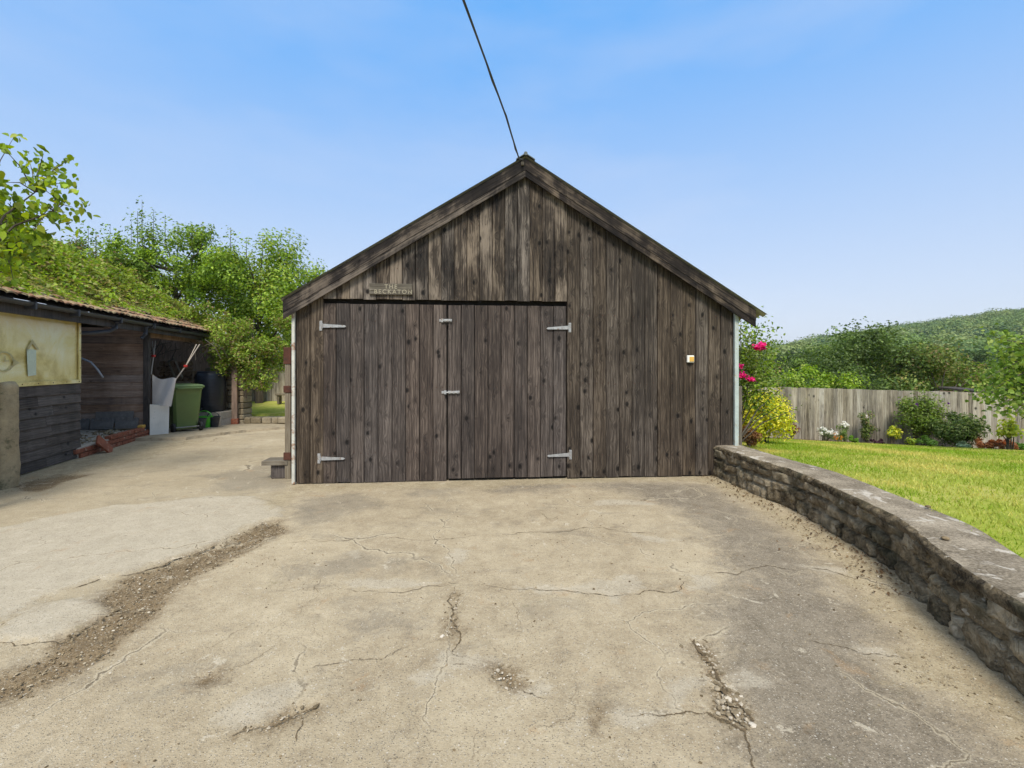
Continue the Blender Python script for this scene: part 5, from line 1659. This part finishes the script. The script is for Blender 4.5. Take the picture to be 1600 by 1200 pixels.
for i, la in enumerate(blab):
    o = pb if i == 0 else pb.copy()
    if i: COL.objects.link(o)
    o.location = (X - .14 + .41 * (i % 2), Y - .05, zb_ + .089 + .180 * (i // 2)); o.rotation_euler = (0, 0, random.uniform(-.03, .03))
    tag(o, la, 'block', 'concrete blocks under the water drum')
# bright green bucket, grey pots
def bucket(name, label, px, py, Y, r0, r1, h, mat, handle=True):
    p = P3(px, py, Y); p.z = zpad(p)
    root = thing(name, label, name.split('_')[-1], p)
    b = B(); b.lathe([(0, .0), (r0, 0), (r1, h), (r1 + .012, h), (r1 + .012, h - .02), (r1 - .004, h - .025), (r0 - .006, .01)], p, 24); b.build('body', mat, root, smooth=False)
    if handle:
        b = B(); b.tube([p + Vector((math.cos(R(a_)) * (r1 + .01), -.02, h * .95 + math.sin(R(a_)) * r1 * .9)) for a_ in range(0, 181, 15)], .011, 6); b.build('handle', mat, root)
    return root
bucket('lime_bucket', 'bright lime green plastic bucket between the bin and the water drum', 320, 663, 11.9, .13, .17, .27, M['lime'])
bucket('grey_pot', 'dark grey pot tucked between the bin wheel and the lime bucket', 311, 666, 11.55, .12, .16, .24, M['grey_plastic'], False)
bucket('black_bucket', 'small dark green black bucket right of the lime bucket', 334, 663, 12.0, .10, .14, .26, M['drum'])

# white sheet hanging and painted board leaning by the post
b = B(); vs, fs = [], []
for j in range(13):
    for i in range(13):
        a, c = i / 12, j / 12
        px = 238 + 37 * a - 8 * a * c; py = 585 + 50 * c + 10 * a * (1 - c) + 4 * math.sin(a * 5) * (1 - c)
        vs.append(P3(px, py, 10.25 + .05 * math.sin(a * 4 + c * 2) + .015 * math.sin(a * 11 + c * 5)))
n0 = len(vs); vs += [v + Vector((0, .012, 0)) for v in vs]
for j in range(12):
    for i in range(12):
        k = j * 13 + i; fs.append((k, k + 1, k + 14, k + 13)); fs.append((n0 + k, n0 + k + 13, n0 + k + 14, n0 + k + 1))
b.add(vs, fs)
tag(b.build('white_sheet', M['white_cloth'], smooth=True), 'white plastic sheet slung in the open bay beside the corner post', 'sheet')
p0, p1, p2, p3 = P3(234, 687, 9.95), P3(263, 682, 10.3), P3(264, 633, 10.42), P3(234, 632, 10.05)
b = B(); th = Vector((-.02, .04, 0))
b.add([p0, p1, p2, p3] + [p + th for p in (p0, p1, p2, p3)], [(0, 1, 2, 3), (7, 6, 5, 4), (0, 1, 5, 4), (1, 2, 6, 5), (2, 3, 7, 6), (3, 0, 4, 7)])
tag(b.build('painted_board', M['board_white']), 'scuffed pale painted board leaning upright below the white sheet', 'board')
# ropes hanging from the beam
for i, (a_, m_, e_, lab) in enumerate((((243, 533), (240, 556), (236, 585), 'cream rope hanging down by the corner post to the white sheet'), ((312, 538), (290, 572), (274, 594), 'cream rope slanting from the beam to the far corner of the white sheet'))):
    root = thing('hanging_rope', lab, 'rope', P3(*a_, 10.7))
    b = B(); b.tube([P3(*a_, 10.7), P3(*m_, 10.45), P3(*e_, 10.25)], .013, 6); b.tube([P3(a_[0] - 5, a_[1], 10.75), P3(*m_, 10.48)], .010, 6); b.build('cord', M['rope'], root)
    b = B(); q_ = P3(*m_, 10.43); b.box(q_, (.03, .03, .025), 0, .008); b.build('clip', M['red_plastic'], root)
# wooden frame leaning in the bay
root = thing('wooden_frame', 'small bare wooden frame propped behind the wheelie bin', 'frame', P3(274, 590, 12.2))
b = B()
for a_, c_ in (((263, 565), (276, 596)), ((272, 560), (285, 590)), ((263, 565), (272, 560)), ((276, 596), (285, 590))):
    b.tube([P3(*a_, 12.2), P3(*c_, 12.1)], .026, 4)
b.build('rail', M['post'], root)
b = B(); b.tube([P3(300, 600, 12.3), P3(302, 582, 12.3)], .02, 6); tag(b.build('stake', M['post']), 'short pale stake upright between the wheelie bin and the drum', 'stake')
# firewood in the shadow of the bay
fl = B(); proto_log = None
cnt = 0
for r_ in range(4):
    for k in range(6 - r_ // 2):
        p = P3(248 + k * 8.4 + (r_ % 2) * 4, 592 - r_ * 8, 12.55)
        rr_ = random.uniform(.055, .075)
        if proto_log is None:
            lb = B(); lb.tube([(0, 0, 0), (0, .4, 0)], [.065, .06], 9); proto_log = lb.build('log', M['log']); o = proto_log
        else:
            o = proto_log.copy(); COL.objects.link(o)
        o.location = p; o.scale = (rr_ / .065, 1, rr_ / .065); o.rotation_euler = (0, random.uniform(0, 6), random.uniform(-.15, .15))
        tag(o, 'cut firewood log stacked in the shade behind the wheelie bin', 'log', 'stacked firewood logs')
# shelf for the logs
p = P3(272, 596, 12.7)
root = thing('log_shelf', 'low dark timber shelf carrying the firewood logs', 'shelf', p)
b = B(); b.box((p.x, p.y + .05, p.z - .06), (.62, .24, .03), 0, .005); b.build('shelf', M['brown_board'], root)
for sx in (-.5, .5):
    b = B(); z0 = zpad(p); b.box((p.x + sx, p.y + .05, (z0 + p.z - .09) / 2), (.04, .2, (p.z - .09 - z0) / 2), 0, .005); b.build('leg', M['brown_board'], root)

# rubble stone pier / low wall at the bay's end with a dark timber post
def stone_block_wall(name, label, cat, A_, B_, z0, z1, thick, course=.16):
    A_ = Vector((A_[0], A_[1], 0)); B_ = Vector((B_[0], B_[1], 0)); d = B_ - A_; L = d.length; d.normalize(); nn_ = Vector((d.y, -d.x, 0))
    root = thing(name, label, cat, (A_.x, A_.y, z0))
    b = B(); z = z0
    while z < z1 - .03:
        h = min(course * random.uniform(.7, 1.2), z1 - z); s = 0
        while s < L:
            w = min(random.uniform(.16, .42), L - s)
            if L - s - w < .08: w = L - s
            c = A_ + d * (s + w / 2) + Vector((0, 0, z + h / 2))
            b.box(c + nn_ * random.uniform(-.015, .015), (w / 2 - .006, thick / 2, h / 2 - .005), math.atan2(d.y, d.x) + random.uniform(-.02, .02), .022)
            s += w
        z += h
    b.build('stonework', M['stone_pale'], root)
    return root
def mk_ps():
    t = NT('pale rubble stone'); o = t.obj(); rx, ry, rz = t.sep(t.attr('piece'))
    n1 = t.noise(o, 8, 6, .65); n2 = t.noise(o, 45, 5, .7)
    v = t.add(t.add(t.mul(n1, .5), t.mul(n2, .3)), t.mul(rx, .3))
    col = t.ramp(v, [(.3, (.10, .08, .05)), (.55, (.24, .195, .125)), (.8, (.40, .34, .24))])
    return t.fin(col, .92, t.bump(t.add(n1, n2), .8, .02), spec=.2)
M['stone_pale'] = mk_ps()
pA = P3(352, 660, 13.2); pB = P3(387, 660, 13.2)
zq = zpad(pA)
stone_block_wall('stone_pier', 'short rubble stone pier at the end of the open bay under the ivy', 'stone pier', (pA.x - .5, pA.y + .12), (pB.x, pB.y), zq - .05, zq + 1.55, .4)
p = P3(367, 660, 12.93)
root = thing('bay_post', 'dark timber post in front of the stone pier holding up the eave', 'post', p)
b = B(); b.box((p.x, p.y, zq + 1.2), (.065, .065, 1.05), SA, .008); b.build('post', M['brown_board'], root)
b = B(); b.box((p.x, p.y, zq + .08), (.10, .09, .08), SA, .01); b.build('brick_base', M['brick'], root)

# gatepost at the far left
p = Vector((*G(8, 762), 0))
root = thing('stone_gatepost', 'rough lichen stained stone gatepost at the left edge of the photo', 'gatepost', p)
b = B(); vs, fs = [], []
m_ = 20; nz2 = 40
for j in range(nz2 + 1):
    z = 1.27 * j / nz2
    for k in range(m_):
        an = 2 * math.pi * (k + .5) / m_
        c, s_ = math.cos(an), math.sin(an)
        e = (abs(c) ** 6 + abs(s_) ** 6) ** (-1 / 6)
        r_ = .115 * e * (1 - .04 * j / nz2) + mnoise.fractal((c * 2, s_ * 2, z * 4), .9, 2.1, 4) * .016
        if j == nz2: r_ *= .8
        vs.append((p.x - .03 + r_ * c, p.y + r_ * s_, z + (.03 * c if j == nz2 else 0)))
for j in range(nz2):
    for k in range(m_): fs.append((j * m_ + k, j * m_ + (k + 1) % m_, (j + 1) * m_ + (k + 1) % m_, (j + 1) * m_ + k))
fs.append(tuple(nz2 * m_ + k for k in range(m_)))
b.add(vs, fs); b.build('stone', M['plaster_stone'], root, smooth=True)

# ------------------------------------------------------------------ IVY ON THE ROOF
def ivy():
    n = 62000
    t = RNG.uniform(-1.0, 9.6, n); o = RNG.uniform(-.36, 3.3, n)
    # bare strip of tiles near the eave, narrowing towards the far end
    bare = np.interp(t, [-1, 1, 3, 5, 7, 7.8], [-.12, -.08, .04, .08, .02, -.36])
    nz_ = np.array([mnoise.fractal((a * .9, b * .9, .3), .8, 2.1, 3) for a, b in zip(t, o)])
    keep = (o > bare + nz_ * .22 + RNG.normal(0, .05, n))
    t, o, nz_ = t[keep], o[keep], nz_[keep]
    h = np.clip((o - np.interp(t, [-1, 1, 3, 5, 7, 7.8], [-.12, -.08, .04, .08, .02, -.36])) * .30, 0, .40) + nz_ * .36
    h = np.maximum(h, .03) * RNG.uniform(.5, 1.1, len(t))
    z = EZ + .06 + RP * (o + .36) + h
    over = np.maximum(t - 8.0, 0)
    z -= over * .35
    P = np.array([tuple(S(a, b, c)) for a, b, c in zip(t, o, z)])
    pal = [(.25, .38, .045), (.33, .45, .055), (.17, .27, .03), (.39, .48, .08), (.38, .30, .12), (.28, .41, .045), (.34, .43, .065), (.28, .42, .055)]
    cid = (np.floor(t * 2.2).astype(int) - int(np.floor(t.min() * 2.2))) * 9 + np.floor((o + .4) * 2.2).astype(int)
    zn = np.array([mnoise.fractal((a * .7, b * .9, 5.0), .8, 2.1, 3) for a, b in zip(t, o)])
    root = thing('roof_creeper', 'thick green creeper smothering the shed roof and hanging over its end', 'climber', S(6, 1.5, 3))
    spx, spi = [], []
    for q in range(70):       # shoots standing up out of the mat
        k_ = int(RNG.integers(0, len(P))); L_ = random.uniform(.2, .6); dx_ = random.gauss(0, .2)
        for w in range(26):
            f_ = random.random(); spx.append(P[k_] + np.array([dx_ * f_ * L_ + random.gauss(0, .05), random.gauss(0, .05), f_ * L_])); spi.append(cid[k_])
    P = np.concatenate([P, np.array(spx)]); cid = np.concatenate([cid, np.array(spi)])
    pc = palette(len(P), pal, cid)
    zn = np.concatenate([zn, np.full(len(P) - len(zn), -.3)])
    po = palette(len(P), [(.19, .21, .05), (.24, .20, .07), (.30, .22, .09), (.15, .18, .04), (.22, .25, .06)], cid)
    wz_ = np.clip(zn * 1.6 + .14 + RNG.normal(0, .22, len(P)), 0, 1)[:, None]
    leaf_mesh('roof_foliage', P, .085, pc * (1 - wz_) * .88 + po * wz_, M['leaf'], root, up=.9)
    # the curtain that hangs down past the far end of the eave
    PP, ids = [], []
    k = 0
    for (px, py, Yv, rw, rh, nn_) in ((360, 520, 13.0, .55, .35, 1500), (385, 535, 12.9, .55, .45, 2200), (410, 545, 12.9, .5, .45, 2000), (400, 570, 12.8, .4, .35, 1300), (395, 595, 12.8, .22, .3, 420), (430, 555, 13.3, .35, .5, 1300), (350, 545, 12.9, .3, .22, 600), (378, 560, 12.8, .4, .25, 900), (440, 520, 14, .5, .6, 1300), (325, 500, 13.4, .6, .35, 1500), (352, 556, 12.9, .3, .28, 900), (362, 572, 13.0, .35, .22, 700), (415, 590, 12.8, .25, .3, 500), (345, 535, 12.6, .35, .25, 700), (365, 548, 12.7, .45, .3, 1300)):
        c = P3(px, py, Yv)
        q_, i_, _ = clump_points(c, (rw, .45, rh), 9, .22, nn_, .2)
        PP.append(q_); ids.append(i_ + k); k += 9
    PP = np.concatenate(PP); ids = np.concatenate(ids)
    leaf_mesh('hanging_foliage', PP, .075, palette(len(PP), [(.20, .31, .04), (.27, .38, .05), (.14, .22, .03), (.34, .41, .08), (.30, .22, .09)], ids), M['leaf'], root)
    for i in range(36):
        a = P3(random.uniform(245, 350), random.uniform(530, 545), random.uniform(11.5, 13.5)); e = a + Vector((random.uniform(-.5, .5), random.uniform(-.3, .3), random.uniform(-.5, -.1)))
        b = B(); b.tube([a, a.lerp(e, .5) + Vector((.06, 0, .05)), e], .008, 4); b.build('vine_stem', M['bark'], root)
    for i in range(10):
        a = P3(random.uniform(365, 400), random.uniform(500, 540), 13.2); e = P3(random.uniform(370, 392), random.uniform(600, 655), 13.05)
        b = B(); b.tube([a, a.lerp(e, .5) + Vector((.05, -.05, 0)), e], .014, 5); b.build('vine_stem', M['bark'], root)
ivy()

# ------------------------------------------------------------------ LEFT TREES AND BUSHES
def bush_tree(name, label, px, py_c, Y, wx, wz, n, leaf, pal, ncl, sprigs=(), cat='tree', base_z=0.0, group='trees behind the creeper covered shed'):
    c = P3(px, py_c, Y)
    root = thing(name, label, cat, (c.x, Y, base_z), 0, group)
    P, ids, cc = clump_points(c, (wx, wx * .7, wz), ncl, min(wx, wz) * .30, n, .25)
    k = ids.max() + 1
    ex, ei = [], []
    for (sx, sy, ln) in sprigs:
        for q in range(70):
            f = random.random()
            e = P3(sx + random.gauss(0, 5 * (1.3 - f)), sy + (1 - f) * ln + random.gauss(0, 3), Y - .3)
            ex.append(tuple(e + Vector((0, random.gauss(0, .2), 0)))); ei.append(k)
        k += 1
    if ex: P = np.concatenate([P, np.array(ex)]); ids = np.concatenate([ids, np.array(ei)])
    cc2 = np.concatenate([cc, np.repeat(np.array([tuple(c)]), len(sprigs), 0)]) if sprigs else cc
    leaf_mesh('crown', P, leaf, palette(len(P), pal, ids), M['leaf'], root, nrm=radial(P, ids, cc2, tuple(c)))
    b = B(); bz = Vector((c.x, Y, base_z))
    b.tube([bz, bz.lerp(c, .5), c], [.14, .10, .04], 8)
    for i in range(9):
        e = Vector(cc[i]); s = bz.lerp(c, random.uniform(.4, .9)); b.tube([s, s.lerp(e, .5) + Vector((0, 0, .15)), e], [.05, .03, .01], 5)
    for (sx, sy, ln) in sprigs:
        b.tube([c, P3(sx, sy + ln, Y - .3), P3(sx, sy, Y - .3)], [.03, .014, .004], 4)
    b.build('trunk', M['bark'], root)
    return root
bush_tree('apple_tree', 'bright green leafy apple tree between the creeper and the garage roof', 405, 462, 16.5, 2.6, 1.9, 30000, .10, BRIGHT + BRIGHT + GREENS[1:3], 90, ((495, 405, 40), (505, 412, 30), (360, 355, 40), (385, 372, 30), (450, 395, 30), (330, 352, 40), (410, 370, 25)))
bush_tree('hawthorn', 'mid green bushy hawthorn with thin tall sprigs rising above the creeper', 275, 425, 15.5, 2.6, 1.35, 24000, .095, BRIGHT[:3] + GREENS[:4], 80, ((222, 312, 70), (205, 345, 50), (240, 330, 60), (258, 335, 45), (278, 348, 40), (172, 352, 40), (138, 352, 40), (300, 352, 40), (315, 360, 30), (215, 330, 50)))
bush_tree('elder_bush', 'darker green elder bush on the left behind the shed roof', 130, 425, 13.5, 1.9, .85, 12000, .085, GREENS[:4] + DARKS[:2] + [(.24, .15, .07)], 36, ((75, 385, 30), (95, 372, 35), (120, 368, 30), (150, 362, 40), (60, 400, 20)))
bush_tree('garden_tree', 'yellow flecked green tree just left of the garage behind the fence', 450, 520, 19.5, 1.7, 1.6, 6500, .10, BRIGHT + [(.45, .46, .06)], 34)

def left_tree():
    base = Vector((-5.45, 4.6, 0))
    root = thing('young_lime_tree', 'young tree with big drooping yellow green leaves at the upper left', 'tree', base)
    b = B(); top = base + Vector((.05, .2, 2.5))
    b.tube([base, base.lerp(top, .5) + Vector((.05, 0, 0)), top, top + Vector((.2, 0, 1.2))], [.06, .05, .03, .006], 8)
    spots = [(22, 214), (4, 230), (46, 251), (68, 240), (60, 261), (74, 268), (94, 266), (109, 248), (43, 292), (74, 287), (102, 287), (85, 308), (106, 316), (114, 324), (48, 318), (78, 329), (104, 339), (43, 339), (60, 344), (87, 337), (11, 307), (69, 364), (115, 363), (28, 355), (50, 363), (13, 374), (13, 391), (28, 413), (4, 424), (22, 444), (20, 330), (35, 375), (-15, 300), (-20, 350), (-15, 400), (5, 285), (30, 400), (8, 408), (-5, 330), (55, 290), (90, 290), (30, 345), (62, 330), (-30, 260), (-40, 320), (-30, 430), (10, 350), (18, 362), (25, 385), (5, 362), (15, 402), (8, 385), (35, 392), (2, 300), (14, 320), (12, 338), (-5, 420), (38, 345), (28, 372), (20, 420), (0, 395)]
    PP, ids = [], []
    hubs = [P3(20, 340, 5.15), P3(55, 300, 5.15), P3(85, 330, 5.2), P3(10, 400, 5.15), P3(-20, 300, 5.1)]
    for h in hubs: b.tube([top, top.lerp(h, .5) + Vector((0, 0, .12)), h], [.02, .011, .006], 5)
    for i, (px, py) in enumerate(spots):
        e = P3(px, py, 5.15 + random.uniform(-.3, .35))
        hb = min(hubs, key=lambda q: (q - e).length)
        b.tube([hb, hb.lerp(e, .5) + Vector((0, 0, .05)), e], [.008, .005, .002], 4)
        single = i in (0, 1, 3, 7, 11, 21, 22, 29)
        for k in range(6 if single else 15):
            s_ = .035 if single else .075
            PP.append(tuple(e + Vector((random.gauss(0, s_), random.gauss(0, s_), random.gauss(0, s_ * .6))))); ids.append(i)
    b.build('trunk', M['bark'], root)
    ids = np.array(ids)
    leaf_mesh('crown', np.array(PP), .078, palette(len(PP), [(.20, .30, .02), (.27, .36, .03), (.15, .24, .02), (.33, .38, .04), (.12, .2, .02), (.24, .34, .03)], ids), M['leaf'], root, droop=.8, aspect=.74, up=.2, fold=.1, ovate=True)
left_tree()

# ------------------------------------------------------------------ LEFT BACKGROUND: grass bank, stones, fence
b = B(); vs, fs = [], []
for j in range(20):
    for i in range(30):
        y = 13.35 + 5.5 * j / 19; x = -12 + 9.2 * i / 29
        vs.append((x, y, .08 + .13 * min(1, j / 12) + .03 * mnoise.noise((x, y, 0)) - (.35 if j == 0 else 0)))
for j in range(19):
    for i in range(29): fs.append((j * 30 + i, j * 30 + i + 1, (j + 1) * 30 + i + 1, (j + 1) * 30 + i))
b.add(vs, fs); tag(b.build('grass_bank', M['lawn'], smooth=True), kind='structure')
stone_block_wall('stone_edging', 'low broken stone edging below the grass behind the garage', 'stone edging', (-7.35, 13.25), (-3.0, 13.3), -.25, .08, .35, .15)
board_fence('back_fence', 'pale vertical board fence behind the grass left of the garage', (-12, 17.0), (-2.5, 17.0), (.15, .15), (1.42, 1.42), .125, M['fence'])
root = thing('log_stool', 'small rustic timber bench in front of the back fence', 'bench', P3(447, 625, 16))
p = P3(447, 616, 16)
b = B(); b.box((p.x, p.y, p.z), (.30, .14, .03), 0, .006); b.build('seat', M['post'], root)
for sx in (-.22, .22):
    b = B(); b.box((p.x + sx, p.y, (p.z - .03 + .2) / 2), (.035, .1, max(.02, (p.z - .03 - .2) / 2)), 0, .005); b.build('leg', M['post'], root)

# ------------------------------------------------------------------ HAZE
hb = B(); hx0, hx1, hy0, hy1, hz0, hz1 = -3020, 3020, -320, 5020, -2.6, 140
hb.add([(x, y, z) for x in (hx0, hx1) for y in (hy0, hy1) for z in (hz0, hz1)], [(0, 1, 3, 2), (4, 6, 7, 5), (0, 4, 5, 1), (2, 3, 7, 6), (0, 2, 6, 4), (1, 5, 7, 3)])
hm = bpy.data.materials.new('haze'); hm.use_nodes = True; hm.node_tree.nodes.clear()
ho = hm.node_tree.nodes.new('ShaderNodeOutputMaterial'); hv = hm.node_tree.nodes.new('ShaderNodeVolumePrincipled')
hv.inputs['Color'].default_value = (.92, .95, 1, 1); hv.inputs['Density'].default_value = .00018
hm.node_tree.links.new(hv.outputs[0], ho.inputs['Volume'])
tag(hb.build('haze', hm), kind='stuff')
